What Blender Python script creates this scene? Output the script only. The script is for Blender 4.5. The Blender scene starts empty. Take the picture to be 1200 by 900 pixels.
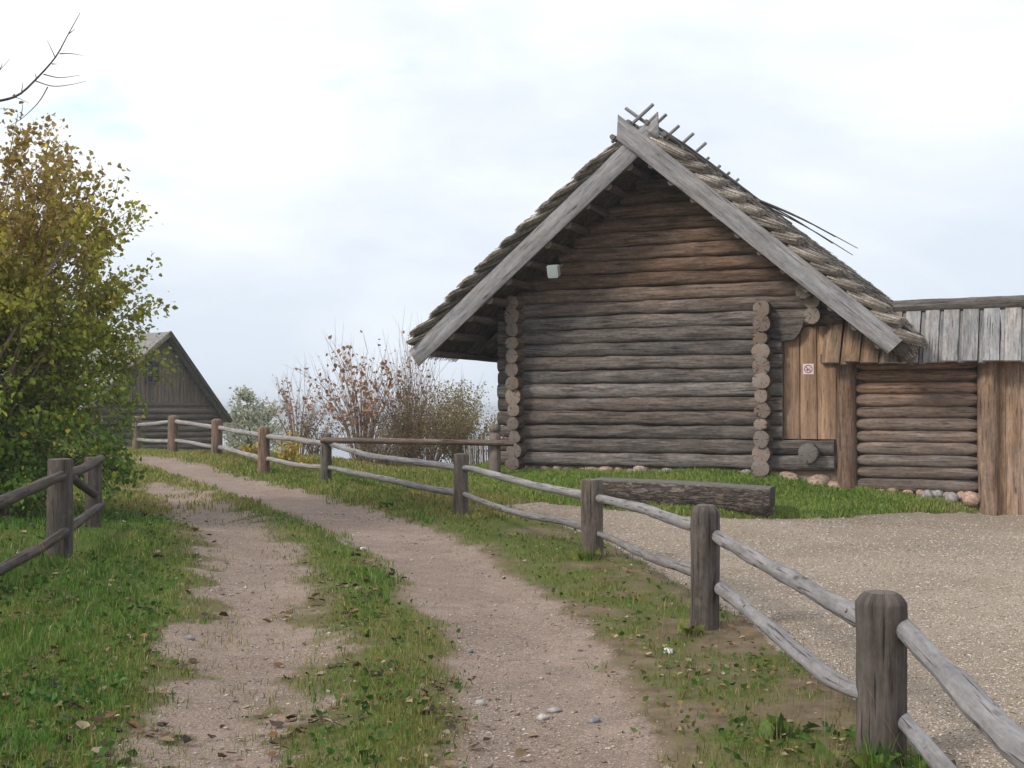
import bpy, math, random
import numpy as np
from math import radians as R, sin, cos, pi

random.seed(7); rng = np.random.default_rng(7)
scene = bpy.context.scene
C = scene.collection

# ------------------------------------------------------------------ camera
F, PITCH, EYE = 1500.0, math.atan(30 / 1500), 1.6
cam_d = bpy.data.cameras.new('camera'); cam = bpy.data.objects.new('camera', cam_d); C.objects.link(cam)
cam_d.sensor_width = 36; cam_d.lens = 36 * F / 1200; cam_d.clip_end = 9000; cam_d.clip_start = .05
cam.location = (0, 0, EYE); cam.rotation_euler = (pi / 2 + PITCH, 0, 0)
scene.camera = cam

# ------------------------------------------------------------------ light
SUN_EL, SUN_AZ = 36, -122          # degrees; azimuth from +Y (view direction) clockwise
world = bpy.data.worlds.new('World'); scene.world = world; world.use_nodes = True
wn, wl = world.node_tree.nodes, world.node_tree.links
wn.clear()
wout = wn.new('ShaderNodeOutputWorld'); bg = wn.new('ShaderNodeBackground')
sky = wn.new('ShaderNodeTexSky'); sky.sky_type = 'NISHITA'; sky.sun_disc = False
sky.sun_elevation = R(SUN_EL); sky.sun_rotation = R(SUN_AZ)
tc = wn.new('ShaderNodeTexCoord')
mp = wn.new('ShaderNodeMapping'); mp.inputs['Scale'].default_value = (1.0, 1.0, 2.6); mp.inputs['Location'].default_value = (.35, .2, .1)
wl.new(tc.outputs['Generated'], mp.inputs[0])
n1 = wn.new('ShaderNodeTexNoise'); n1.inputs['Scale'].default_value = 2.3; n1.inputs['Detail'].default_value = 7; n1.inputs['Roughness'].default_value = .55; n1.inputs['Distortion'].default_value = .35
wl.new(mp.outputs[0], n1.inputs['Vector'])
n2 = wn.new('ShaderNodeTexNoise'); n2.inputs['Scale'].default_value = 5.5; n2.inputs['Detail'].default_value = 6; n2.inputs['Roughness'].default_value = .5
wl.new(mp.outputs[0], n2.inputs['Vector'])
# cloud brightness varies with direction and noise
sep = wn.new('ShaderNodeSeparateXYZ'); wl.new(tc.outputs['Generated'], sep.inputs[0])
gx = wn.new('ShaderNodeMapRange'); gx.inputs['From Min'].default_value = .45; gx.inputs['From Max'].default_value = -.45
wl.new(sep.outputs['X'], gx.inputs['Value'])
gz = wn.new('ShaderNodeMapRange'); gz.inputs['From Min'].default_value = .0; gz.inputs['From Max'].default_value = .30
wl.new(sep.outputs['Z'], gz.inputs['Value'])
def wmath(op, a, b):
    m = wn.new('ShaderNodeMath'); m.operation = op
    for i, v in enumerate((a, b)):
        if isinstance(v, (int, float)): m.inputs[i].default_value = v
        else: wl.new(v, m.inputs[i])
    return m.outputs[0]
s = wmath('ADD', wmath('MULTIPLY', gx.outputs[0], .30), wmath('MULTIPLY', gz.outputs[0], .42))
s = wmath('ADD', s, wmath('MULTIPLY', wmath('SUBTRACT', n1.outputs['Fac'], .56), 1.7))
s = wmath('ADD', s, wmath('MULTIPLY', wmath('SUBTRACT', n2.outputs['Fac'], .5), .5))
cr = wn.new('ShaderNodeValToRGB'); wl.new(s, cr.inputs[0])
e = cr.color_ramp.elements
e[0].position = .0; e[0].color = (.63, .70, .785, 1)
e[1].position = .75; e[1].color = (.99, 1.0, 1.0, 1)
x = cr.color_ramp.elements.new(.38); x.color = (.785, .825, .87, 1)
cs = wn.new('ShaderNodeMixRGB'); cs.blend_type = 'MULTIPLY'; cs.inputs[0].default_value = 1; cs.inputs[2].default_value = (9.6, 9.6, 9.6, 1)
wl.new(cr.outputs[0], cs.inputs[1])
hole = wn.new('ShaderNodeMapRange'); hole.inputs['From Min'].default_value = .70; hole.inputs['From Max'].default_value = .86; hole.inputs['To Max'].default_value = .42
n3 = wn.new('ShaderNodeTexNoise'); n3.inputs['Scale'].default_value = 6.5; n3.inputs['Detail'].default_value = 5
mp3 = wn.new('ShaderNodeMapping'); mp3.inputs['Scale'].default_value = (1.0, 1.0, 2.6); mp3.inputs['Location'].default_value = (2.35, 1.2, .3)
wl.new(tc.outputs['Generated'], mp3.inputs[0]); wl.new(mp3.outputs[0], n3.inputs['Vector'])
hv = wmath('ADD', n3.outputs['Fac'], wmath('MULTIPLY', gx.outputs[0], .17))
wl.new(hv, hole.inputs['Value'])
high = wn.new('ShaderNodeMapRange'); high.inputs['From Min'].default_value = .10; high.inputs['From Max'].default_value = .20; wl.new(sep.outputs['Z'], high.inputs['Value'])
hole_f = wmath('MULTIPLY', hole.outputs[0], high.outputs[0])
skm = wn.new('ShaderNodeMixRGB'); wl.new(hole_f, skm.inputs[0]); wl.new(cs.outputs[0], skm.inputs[1]); 
skb = wn.new('ShaderNodeMixRGB'); skb.blend_type = 'MULTIPLY'; skb.inputs[0].default_value = 1; skb.inputs[2].default_value = (1.3, 2.1, 2.0, 1)
wl.new(sky.outputs[0], skb.inputs[1]); wl.new(skb.outputs[0], skm.inputs[2])
wl.new(skm.outputs[0], bg.inputs['Color']); bg.inputs['Strength'].default_value = .1
wl.new(bg.outputs[0], wout.inputs['Surface'])

sun_d = bpy.data.lights.new('sun', 'SUN'); sun_d.energy = 1.9; sun_d.angle = R(10); sun_d.color = (1, .93, .82)
sun = bpy.data.objects.new('sun', sun_d); C.objects.link(sun)
sun.rotation_euler = (R(90 - SUN_EL), 0, R(180 - SUN_AZ)); sun.location = (-20, -10, 30)
scene.view_settings.view_transform = 'Standard'; scene.view_settings.look = 'None'
scene.view_settings.gamma = 1; scene.view_settings.use_curve_mapping = False
scene.view_settings.exposure = .38

# ------------------------------------------------------------------ numeric helpers
def A(*v): return np.array(v, float)
def ray(px, py):
    d = A((px - 600) / F, 1, (450 - py) / F)
    c, s_ = cos(PITCH), sin(PITCH)
    return A(d[0], d[1] * c - d[2] * s_, d[1] * s_ + d[2] * c)
def P(px, py, Y):
    d = ray(px, py); return A(0, 0, EYE) + d * (Y / d[1])

def _hash(i, j, seed):
    h = np.sin(i * 127.1 + j * 311.7 + seed * 74.7) * 43758.5453
    return h - np.floor(h)
def vnoise(x, y, seed=0.0):
    x = np.asarray(x, float); y = np.asarray(y, float)
    i, j = np.floor(x), np.floor(y); fx, fy = x - i, y - j
    fx = fx * fx * (3 - 2 * fx); fy = fy * fy * (3 - 2 * fy)
    a, b, c, d = _hash(i, j, seed), _hash(i + 1, j, seed), _hash(i, j + 1, seed), _hash(i + 1, j + 1, seed)
    return (a + (b - a) * fx) * (1 - fy) + (c + (d - c) * fx) * fy
def fbm(x, y, seed=0.0, oct=4):
    t, amp, n = 0, 1, 0
    for k in range(oct):
        t = t + amp * vnoise(np.asarray(x) * 2 ** k, np.asarray(y) * 2 ** k, seed + k * 3.1); n += amp; amp *= .5
    return t / n
def sstep(a, b, x):
    t = np.clip((np.asarray(x, float) - a) / (b - a), 0, 1); return t * t * (3 - 2 * t)

# ------------------------------------------------------------------ terrain height
CP = np.array([
 (0,-10,0),(0,0,0),(6,0,0),(-6,0,.1),(-5,5,.16),(1.7,5.9,0),(1.42,9.4,0),(.9,13.2,.06),(-.7,17.3,.18),(-3.2,21.5,.37),
 (-4.5,23.3,.42),(-6.4,27.5,.62),(-7.8,29,.6),(-9.3,31.5,.6),(-4.1,11.5,.27),(-5.2,16,.24),(-2,8,.03),(0,5,0),(-1.5,13,.1),(-3,10,.17),
 (4,9,0),(9,10,0),(5,14,.02),(11,15,.02),(7.3,18.6,.03),(9,17.5,.03),(12,18,.05),(2.5,14.5,.04),(1.2,18.3,.17),(3.7,17.4,.10),(5.0,18.2,.06),
 (.25,19,.25),(-.4,18.3,.22),(.1,21.7,.47),(2,20.9,.48),(4.1,19.95,.44),(4.75,19.5,.27),(5.3,19.3,.24),(6.3,19.05,.14),(6.95,18.8,.03),
 (2.3,19.4,.31),(4.3,18.8,.15),(3,30,.7),(8,28,.6),(12,24,.3),(-1.5,24,.42),(-2,26,.36),(-4,27,.55),(-6,31,.45),(-2,32,-.2),(-6,37,-.3),
 (-12,40,.35),(-9,39,.05),(-15,46,.15),(-20,52,0),(-10,50,-1),(0,50,-3),(15,50,-2),(32,40,-1),(32,15,0),(-30,15,.2),(-30,40,0),
 (-4.4,13.5,.36),(-12,20,.45),(-12,8,.3),(-8,13,.35),(13,5,0),(32,0,0),(-30,0,0),(20,25,.2)], float)
def _tps(r2): return np.where(r2 > 1e-9, .5 * r2 * np.log(np.maximum(r2, 1e-9)), 0)
_n = len(CP); _K = np.zeros((_n + 3, _n + 3)); _d = CP[:, None, :2] - CP[None, :, :2]
_K[:_n, :_n] = _tps((_d ** 2).sum(-1)) + np.eye(_n) * .02
_K[:_n, _n] = 1; _K[:_n, _n + 1:] = CP[:, :2]; _K[_n, :_n] = 1; _K[_n + 1:, :_n] = CP[:, :2].T
_W = np.linalg.solve(_K, np.concatenate([CP[:, 2], np.zeros(3)]))
def hbase(x, y):
    x = np.asarray(x, float); y = np.asarray(y, float); sh = np.broadcast(x, y).shape
    xf = np.broadcast_to(x, sh).ravel(); yf = np.broadcast_to(y, sh).ravel()
    xc = np.clip(xf, -32, 32); yc = np.clip(yf, -12, 54)
    z = np.full(xf.shape, _W[_n]) + _W[_n + 1] * xc + _W[_n + 2] * yc
    for k in range(_n):
        z += _W[k] * _tps((xc - CP[k, 0]) ** 2 + (yc - CP[k, 1]) ** 2)
    far = sstep(50, 120, yf)
    z = z * (1 - far) + far * (-17)
    return z.reshape(sh)
def ground_hit(px, py):
    d = ray(px, py); Y = 2.0
    o = A(0, 0, EYE)
    while Y < 60:
        p = o + d * (Y / d[1])
        if p[2] <= float(hbase(p[0], p[1])): return p
        Y += .05 if Y < 40 else .5
    return o + d * (60 / d[1])
def poly_px(pts): return np.array([ground_hit(*p)[:2] for p in pts])
# zones, traced on the ground
RT_L = poly_px([(528,1150),(530,900),(548,800),(532,750),(488,700),(436,650),(372,615),(322,597),(268,578),(222,562),(185,551),(150,541)])
RT_R = poly_px([(930,1150),(785,900),(738,800),(694,750),(637,700),(566,650),(505,620),(446,600),(372,580),(305,562),(240,546),(168,534)])
LT_L = poly_px([(60,1150),(172,900),(205,800),(228,750),(240,700),(238,650),(224,620),(202,600),(176,584),(140,568)])
LT_R = poly_px([(330,1150),(352,900),(378,800),(388,750),(376,700),(348,650),(318,620),(288,600),(250,580),(214,565)])
GR = poly_px([(1400,1300),(1120,905),(985,800),(880,730),(775,670),(700,632),(640,607),(585,592),(640,590),(700,597),(800,606),(910,608),(1000,607),(1140,604)])
GR = np.vstack([GR, [(7.6,19.3),(14,18.0),(26,16),(26,-12),(4,-12)]])
def in_poly(x, y, poly):
    ins = np.zeros(np.shape(x), bool); n = len(poly)
    for i in range(n):
        x1, y1 = poly[i]; x2, y2 = poly[(i + 1) % n]
        if y1 == y2: continue
        c = ((y1 > y) != (y2 > y)) & (x < (x2 - x1) * (y - y1) / (y2 - y1) + x1); ins ^= c
    return ins
def dist_poly(x, y, poly, closed=True):
    best = np.full(np.shape(x), 1e9); n = len(poly)
    for i in range(n if closed else n - 1):
        a = poly[i]; b = poly[(i + 1) % n]; d = b - a; L = max((d ** 2).sum(), 1e-9)
        t = np.clip(((x - a[0]) * d[0] + (y - a[1]) * d[1]) / L, 0, 1)
        best = np.minimum(best, np.hypot(x - a[0] - t * d[0], y - a[1] - t * d[1]))
    return best
def sd(x, y, poly):
    d = dist_poly(x, y, poly); return np.where(in_poly(x, y, poly), -d, d)
RT = np.vstack([RT_L, RT_R[::-1]]); LT = np.vstack([LT_L, LT_R[::-1]])
BANK = poly_px([(520,560),(560,578),(600,586),(640,589),(700,596),(800,605),(910,607),(1000,606),(1140,603)])
BANK = np.vstack([BANK, [(7.6,19.4),(6,24),(-1,24)]])
def zones(x, y):
    x = np.asarray(x, float); y = np.asarray(y, float)
    w = (fbm(x * 2.2, y * 2.2, 5) - .5) * .55 + (fbm(x * 9, y * 9, 9) - .5) * .22
    rt = 1 - sstep(-.16, .20, sd(x, y, RT) + w * .75)
    lt = (1 - sstep(-.16, .22, sd(x, y, LT) + w * 1.7 + .03)) * (.68 + .32 * sstep(.35, .6, fbm(x * 3, y * 3, 21)))
    gr = 1 - sstep(-.06, .10, sd(x, y, GR) + w * .55)
    dirt = np.maximum(rt, lt) * (1 - gr)
    verge = in_verge(x, y)
    grass = np.clip((1 - dirt) * (1 - gr), 0, 1)
    patch = sstep(.40, .74, fbm(x * 1.6, y * 1.6, 33) * .55 + fbm(x * 6, y * 6, 35) * .45 + (1 - verge) * .30)
    patch = patch * (.35 + .65 * sstep(.0, .45, np.minimum(sd(x, y, RT), sd(x, y, LT)) + w))
    dens = grass * patch
    return dirt, gr, dens, grass
def in_verge(x, y):                     # worn strip between the track and the fence
    d1 = dist_poly(x, y, RT_R, False); d2 = dist_poly(x, y, GR[:8], False)
    v = np.exp(-(np.minimum(d2, 3) / 1.1) ** 2) * .9 + .75 * np.exp(-(d1 / .45) ** 2)
    return np.clip(v, 0, 1) * sstep(-4.5, -1.5, x + .0) * (1 - sstep(-.3, .2, -sd(x, y, BANK)) )
def height(x, y):
    x = np.asarray(x, float); y = np.asarray(y, float)
    z = hbase(x, y)
    near = 1 - sstep(30, 45, np.hypot(x, y - 12))
    z = z + near * ((fbm(x * .9, y * .9, 2) - .5) * .07 + (fbm(x * 5, y * 5, 3, 3) - .5) * .028)
    z = z - near * .05 * np.maximum(1 - sstep(-.35, .25, sd(x, y, RT)), 1 - sstep(-.35, .25, sd(x, y, LT)))
    z = z + near * .06 * (1 - sstep(-.10, .02, sd(x, y, BANK) + (fbm(x * 6, y * 6, 8) - .5) * .12))
    return z
def hz(x, y): return float(height(np.array([x]), np.array([y]))[0])

# ------------------------------------------------------------------ mesh builder
class MB:
    def __init__(s): s.V = []; s.F = []; s.U = []; s.T = []; s.n = 0
    def add(s, V, F, U=None, T=None):
        V = np.asarray(V, float).reshape(-1, 3); n = len(V)
        s.V.append(V)
        for f in (F if isinstance(F, list) else [F]):
            s.F.append(np.asarray(f, np.int64) + s.n)
        s.U.append(np.zeros((n, 2)) if U is None else np.asarray(U, float))
        T = np.tile(A(0, .5, 0), (n, 1)) if T is None else np.asarray(T, float)
        s.T.append(np.tile(T, (n, 1)) if T.ndim == 1 else T)
        s.n += n
    def build(s, name, mat, parent=None, smooth=True, loc=None):
        V = np.vstack(s.V); U = np.vstack(s.U); T = np.vstack(s.T)
        base = A(0, 0, 0)
        if parent is not None: base = BASE[parent.name]
        elif loc is not None: base = A(*loc)
        V = V - base
        lv = np.concatenate([f.ravel() for f in s.F]); ls = np.concatenate([np.full(len(f), f.shape[1]) for f in s.F])
        me = bpy.data.meshes.new(name)
        me.vertices.add(len(V)); me.vertices.foreach_set('co', V.ravel())
        me.loops.add(len(lv)); me.loops.foreach_set('vertex_index', lv.astype(np.int32))
        me.polygons.add(len(ls)); me.polygons.foreach_set('loop_start', np.concatenate([[0], np.cumsum(ls)[:-1]]).astype(np.int32))
        me.polygons.foreach_set('loop_total', ls.astype(np.int32))
        me.polygons.foreach_set('use_smooth', np.full(len(ls), smooth))
        uv = me.uv_layers.new(name='UVMap'); uv.data.foreach_set('uv', U[lv].ravel())
        ca = me.color_attributes.new('tint', 'FLOAT_COLOR', 'POINT')
        ca.data.foreach_set('color', np.hstack([T, np.ones((len(T), 1))]).ravel())
        me.update(calc_edges=True); me.validate()
        me.materials.append(mat)
        o = bpy.data.objects.new(name, me); C.objects.link(o)
        if parent is not None: o.parent = parent
        else: o.location = base
        BASE[o.name] = base
        return o
BASE = {}
def thing(name, label, cat, loc, group=None):
    o = bpy.data.objects.new(name, None); C.objects.link(o); o.location = tuple(loc); o.empty_display_size = .3
    BASE[o.name] = A(*loc); o['label'] = label; o['category'] = cat
    if group: o['group'] = group
    return o
def tag(o, label=None, cat=None, group=None, kind=None):
    if label: o['label'] = label
    if cat: o['category'] = cat
    if group: o['group'] = group
    if kind: o['kind'] = kind
    return o

def circ(n): a = np.arange(n) / n * 2 * pi; return np.stack([np.cos(a), np.sin(a)], 1)
def rrect(w, h, b):
    w /= 2; h /= 2
    return np.array([(-w + b, -h), (0, -h), (w - b, -h), (w, -h + b), (w, 0), (w, h - b), (w - b, h), (0, h), (-w + b, h), (-w, h - b), (-w, 0), (-w, -h + b)])
def resample(pts, n):
    pts = np.asarray(pts, float); d = np.concatenate([[0], np.cumsum(np.linalg.norm(np.diff(pts, axis=0), axis=1))])
    if len(pts) > 2:                                    # Catmull-Rom
        t = np.linspace(0, d[-1], n); out = []
        for tt in t:
            i = min(max(np.searchsorted(d, tt) - 1, 0), len(pts) - 2)
            u = (tt - d[i]) / (d[i + 1] - d[i]); p0 = pts[max(i - 1, 0)]; p1 = pts[i]; p2 = pts[i + 1]; p3 = pts[min(i + 2, len(pts) - 1)]
            out.append(.5 * ((2 * p1) + (-p0 + p2) * u + (2 * p0 - 5 * p1 + 4 * p2 - p3) * u * u + (-p0 + 3 * p1 - 3 * p2 + p3) * u ** 3))
        return np.array(out)
    return pts[0] + (pts[1] - pts[0]) * np.linspace(0, 1, n)[:, None]
def sweep(mb, path, prof, scale=1.0, up=(0, 0, 1), tint=(0, .5, 0), jit=0.0, wob=0.0, caps=True, capt=None, cap_round=0.0, seed=None):
    """profile swept along a path; rings are jittered so no two logs match"""
    seed = random.random() * 100 if seed is None else seed
    path = np.asarray(path, float).copy(); n = len(path); k = len(prof)
    T = np.gradient(path, axis=0); T /= np.linalg.norm(T, axis=1)[:, None]
    up = A(*up); S = np.cross(T, up); S /= np.maximum(np.linalg.norm(S, axis=1), 1e-6)[:, None]; N = np.cross(S, T)
    sc = np.broadcast_to(np.asarray(scale, float), (n,)).copy()
    L = np.concatenate([[0], np.cumsum(np.linalg.norm(np.diff(path, axis=0), axis=1))])
    if wob: path = path + S * ((fbm(L * .9, L * 0 + seed, 1, 2) - .5) * 2 * wob)[:, None] + N * ((fbm(L * .9, L * 0 + seed, 7, 2) - .5) * 2 * wob)[:, None]
    pr = np.vstack([prof, prof[:1]])
    per = np.concatenate([[0], np.cumsum(np.linalg.norm(np.diff(pr, axis=0), axis=1))])
    ang = np.arange(k + 1) / k
    LL, AA = np.meshgrid(L, ang, indexing='ij')
    rmul = 1 + jit * ((vnoise(LL * 3.3, np.cos(AA * 2 * pi) * 1.3 + seed, 1) - .5) * 1.3 + (vnoise(LL * 9, np.sin(AA * 2 * pi) * 2 + seed, 2) - .5) * .8)
    px = pr[None, :, 0] * sc[:, None] * rmul; py = pr[None, :, 1] * sc[:, None] * rmul
    V = path[:, None] + S[:, None] * px[..., None] + N[:, None] * py[..., None]
    U = np.stack([LL + seed * 3.7, per[None, :] * sc.mean() + seed * 1.3 + 0 * LL], -1)
    i, j = np.meshgrid(np.arange(n - 1), np.arange(k), indexing='ij'); a = (i * (k + 1) + j).ravel()
    Fq = np.stack([a, a + 1, a + k + 2, a + k + 1], 1)
    tint = A(*tint)
    mb.add(V.reshape(-1, 3), [Fq], U.reshape(-1, 2), tint)
    if caps:
        ct = tint * A(1, 1, 0) + A(0, 0, 1) if capt is None else A(*capt)
        for e, sgn in ((0, -1), (n - 1, 1)):
            ring = V[e, :k]; c = ring.mean(0)
            rr = [1.0, .96, .5]; off = [0, .0, cap_round]
            if cap_round: rr = [1.0, .82, .45]; off = [0, cap_round * .7, cap_round]
            Vs = [c + (ring - c) * q + T[e] * sgn * o_ for q, o_ in zip(rr, off)] + [(c + T[e] * sgn * cap_round)[None]]
            Us = [pr[:k] * q for q in rr] + [np.zeros((1, 2))]
            ff = []
            for q in range(2):
                a = q * k + np.arange(k); b = q * k + (np.arange(k) + 1) % k
                f = np.stack([a, b, b + k, a + k], 1); ff.append(f if sgn > 0 else f[:, ::-1])
            a = 2 * k + np.arange(k); b = 2 * k + (np.arange(k) + 1) % k
            f = np.stack([a, b, np.full(k, 3 * k)], 1)
            mb.add(np.vstack(Vs), [np.vstack(ff), f if sgn > 0 else f[:, ::-1]], np.vstack(Us) * sc[e] * 1.0 + 0, ct)
def squir(n, q=.72):
    c = circ(n); return np.sign(c) * np.abs(c) ** q
def log(mb, p0, p1, r, seg=16, tint=(0, .5, 0), n=None, wob=.012, jit=.10, taper=.0, **kw):
    p0 = A(*p0); p1 = A(*p1); L = np.linalg.norm(p1 - p0); n = n or max(3, int(L / .13))
    rad = r * (1 + taper * (np.linspace(-1, 1, n)))
    up = (0, 0, 1) if abs(p1[2] - p0[2]) < .9 * L else (0, 1, 0)
    prof = kw.pop('prof', None)
    sweep(mb, resample([p0, p1], n), circ(seg) if prof is None else prof, rad, up=up, tint=tint, jit=jit, wob=wob, **kw)
def rock(mb, c, r, sq=(1, 1, .7), tint=(0, .5, 0), seed=None, nu=10, nv=7, rough=.3):
    seed = random.random() * 50 if seed is None else seed
    th = np.linspace(0, 2 * pi, nu, endpoint=False); ph = np.linspace(.001, pi - .001, nv)
    P_, T_ = np.meshgrid(ph, th, indexing='ij')
    d = np.stack([np.sin(P_) * np.cos(T_), np.sin(P_) * np.sin(T_), np.cos(P_)], -1)
    m = 1 + rough * (vnoise(d[..., 0] * 1.7 + seed, d[..., 1] * 1.7 + d[..., 2] * 2.1, seed) - .5) * 2
    rot = random.random() * 6.28; V = d * m[..., None] * r * A(*sq)
    V = np.stack([V[..., 0] * cos(rot) - V[..., 1] * sin(rot), V[..., 0] * sin(rot) + V[..., 1] * cos(rot), V[..., 2]], -1) + A(*c)
    i, j = np.meshgrid(np.arange(nv - 1), np.arange(nu), indexing='ij'); a = (i * nu + j).ravel(); b = (i * nu + (j + 1) % nu).ravel()
    mb.add(V.reshape(-1, 3), [np.stack([a, a + nu, b + nu, b], 1)], None, tint)

# ------------------------------------------------------------------ materials
def mat(name):
    m = bpy.data.materials.new(name); m.use_nodes = True; nt = m.node_tree; nt.nodes.clear()
    out = nt.nodes.new('ShaderNodeOutputMaterial'); b = nt.nodes.new('ShaderNodeBsdfPrincipled')
    nt.links.new(b.outputs[0], out.inputs[0]); b.inputs['Roughness'].default_value = .85
    b.inputs['Specular IOR Level'].default_value = .25
    return m, nt, b
class G:
    def __init__(s, nt): s.nt = nt; s.n = nt.nodes; s.l = nt.links
    def put(s, sock, v):
        if isinstance(v, bpy.types.NodeSocket): s.l.new(v, sock)
        elif isinstance(v, (tuple, list)) and len(v) == 3 and sock.type == 'RGBA': sock.default_value = (*v, 1)
        else: sock.default_value = v
    def node(s, t, **kw):
        n = s.n.new(t)
        for k, v in kw.items(): setattr(n, k, v)
        return n
    def math(s, op, a, b=0.0, c=None, clamp=False):
        n = s.node('ShaderNodeMath', operation=op); n.use_clamp = clamp; s.put(n.inputs[0], a); s.put(n.inputs[1], b)
        if c is not None: s.put(n.inputs[2], c)
        return n.outputs[0]
    def mix(s, f, a, b, blend='MIX'):
        n = s.node('ShaderNodeMixRGB', blend_type=blend); s.put(n.inputs[0], f); s.put(n.inputs[1], a); s.put(n.inputs[2], b); return n.outputs[0]
    def noise(s, v, scale, detail=4, rough=.55, dist=0):
        n = s.node('ShaderNodeTexNoise'); s.put(n.inputs['Vector'], v); n.inputs['Scale'].default_value = scale
        n.inputs['Detail'].default_value = detail; n.inputs['Roughness'].default_value = rough; n.inputs['Distortion'].default_value = dist; return n.outputs['Fac']
    def voro(s, v, scale, feat='F1', out='Distance', rnd=1.0):
        n = s.node('ShaderNodeTexVoronoi', feature=feat); s.put(n.inputs['Vector'], v); n.inputs['Scale'].default_value = scale
        n.inputs['Randomness'].default_value = rnd; return n.outputs[out]
    def mapr(s, v, a, b, c=0.0, d=1.0):
        n = s.node('ShaderNodeMapRange'); s.put(n.inputs[0], v); n.inputs[1].default_value = a; n.inputs[2].default_value = b; n.inputs[3].default_value = c; n.inputs[4].default_value = d; return n.outputs[0]
    def scale(s, v, xyz):
        n = s.node('ShaderNodeVectorMath', operation='MULTIPLY'); s.put(n.inputs[0], v); n.inputs[1].default_value = xyz; return n.outputs[0]
    def attr(s, nm='tint'):
        a = s.node('ShaderNodeAttribute', attribute_name=nm); sp = s.node('ShaderNodeSeparateColor'); s.l.new(a.outputs['Color'], sp.inputs[0])
        return a.outputs['Color'], sp.outputs[0], sp.outputs[1], sp.outputs[2]
    def uv(s): return s.node('ShaderNodeTexCoord').outputs['UV']
    def pos(s): return s.node('ShaderNodeNewGeometry').outputs['Position']
    def bump(s, b, h, strength=.5, dist=.01):
        n = s.node('ShaderNodeBump'); n.inputs['Strength'].default_value = strength; n.inputs['Distance'].default_value = dist
        s.put(n.inputs['Height'], h); s.l.new(n.outputs[0], b.inputs['Normal'])

def wood_mat(name, grey_d, grey_l, warm_d, warm_l, stain=.5, bump=.8, fine=1.0, lichen=0.0):
    m, nt, b = mat(name); g = G(nt); uv = g.uv(); _, r, gr, en = g.attr()
    grain = g.noise(g.scale(uv, (1.5 * fine, 20 * fine, 1)), 1.6, 7, .62, .35)
    fine_ = g.noise(g.scale(uv, (3 * fine, 90 * fine, 1)), 2.0, 4, .6)
    blot = g.noise(g.scale(uv, (1.0, 3.2, 1)), 1.5, 5, .6, .6)
    crack = g.mapr(g.noise(g.scale(uv, (.9, 21, 1)), 2.3, 3, .5, .2), .33, .40)
    kn = g.voro(g.scale(uv, (1.0, 3.4, 1)), 1.5); knot = g.mapr(kn, .05, .12)
    mott = g.noise(g.scale(uv, (5, 11, 1)), 2.4, 6, .7, .4)
    f = g.math('ADD', g.math('MULTIPLY', grain, .42), g.math('ADD', g.math('MULTIPLY', fine_, .28), g.math('MULTIPLY', mott, .42)))
    f = g.mapr(f, .40, .74)
    warm = g.math('ADD', r, g.math('MULTIPLY', g.math('SUBTRACT', blot, .5), 1.1), clamp=True)
    grey = g.mix(f, grey_d, grey_l); wm = g.mix(f, warm_d, warm_l)
    col = g.mix(warm, grey, wm)
    st = g.mapr(g.noise(g.scale(uv, (.7, 5, 1)), 2.1, 5, .65), .35, .65, 1 - stain, 1.12)
    col = g.mix(1.0, col, g.node('ShaderNodeCombineXYZ').outputs[0], 'MULTIPLY') if False else col
    def mul(c, v):
        cc = g.node('ShaderNodeCombineXYZ'); 
        for i in range(3): g.put(cc.inputs[i], v)
        return g.mix(1.0, c, cc.outputs[0], 'MULTIPLY')
    col = mul(col, st)
    col = mul(col, g.mapr(crack, 0, 1, .35, 1.0))
    col = g.mix(g.mapr(knot, 0, 1, .75, 0.0), col, (.045, .032, .026))
    if lichen:
        li = g.mapr(g.noise(g.pos(), 7, 5, .7), .60, .68, 0, lichen); col = g.mix(li, col, (.22, .23, .15))
    # end grain: rings and radial checks
    xyz = g.node('ShaderNodeSeparateXYZ'); g.l.new(uv, xyz.inputs[0])
    ln = g.node('ShaderNodeVectorMath', operation='LENGTH'); g.l.new(uv, ln.inputs[0])
    rad = g.math('ADD', ln.outputs['Value'], g.math('MULTIPLY', g.noise(uv, 14, 2), .012))
    ring = g.math('SINE', g.math('MULTIPLY', rad, 520))
    ang = g.math('ARCTAN2', xyz.outputs[1], xyz.outputs[0])
    cx = g.node('ShaderNodeCombineXYZ'); g.put(cx.inputs[0], g.math('MULTIPLY', ang, 2.6)); g.put(cx.inputs[1], g.math('MULTIPLY', ln.outputs['Value'], 5)); g.put(cx.inputs[2], g.math('MULTIPLY', g.pos(), 1.0) if False else 0.0)
    obpos = g.node('ShaderNodeVectorMath', operation='ADD'); g.l.new(cx.outputs[0], obpos.inputs[0]); g.l.new(g.scale(g.pos(), (.9, .9, 1.7)), obpos.inputs[1])
    chk = g.mapr(g.noise(obpos.outputs[0], 1.7, 3, .6), .36, .43, .16, 1.0)
    ec = g.mix(g.math('MULTIPLY', r, 1.0, clamp=True), g.mix(g.mapr(ring, -1, 1, .05, .6), grey_l, grey_d), g.mix(g.mapr(ring, -1, 1, .05, .6), warm_l, warm_d))
    ec = g.mix(g.mapr(g.noise(g.pos(), 6, 3), .3, .7, .25, .85), ec, grey_l)
    ec = mul(ec, chk)
    col = g.mix(en, col, ec)
    col = mul(col, g.math('MULTIPLY', gr, 2.0))
    g.put(b.inputs['Base Color'], col); b.inputs['Roughness'].default_value = .9
    h = g.math('ADD', g.math('MULTIPLY', grain, .6), g.math('MULTIPLY', crack, .55)); h = g.math('ADD', h, g.math('MULTIPLY', fine_, .25))
    g.bump(b, g.math('MULTIPLY', h, g.mapr(en, 0, 1, 1, .15)), bump, .012)
    return m
M = {}
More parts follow.
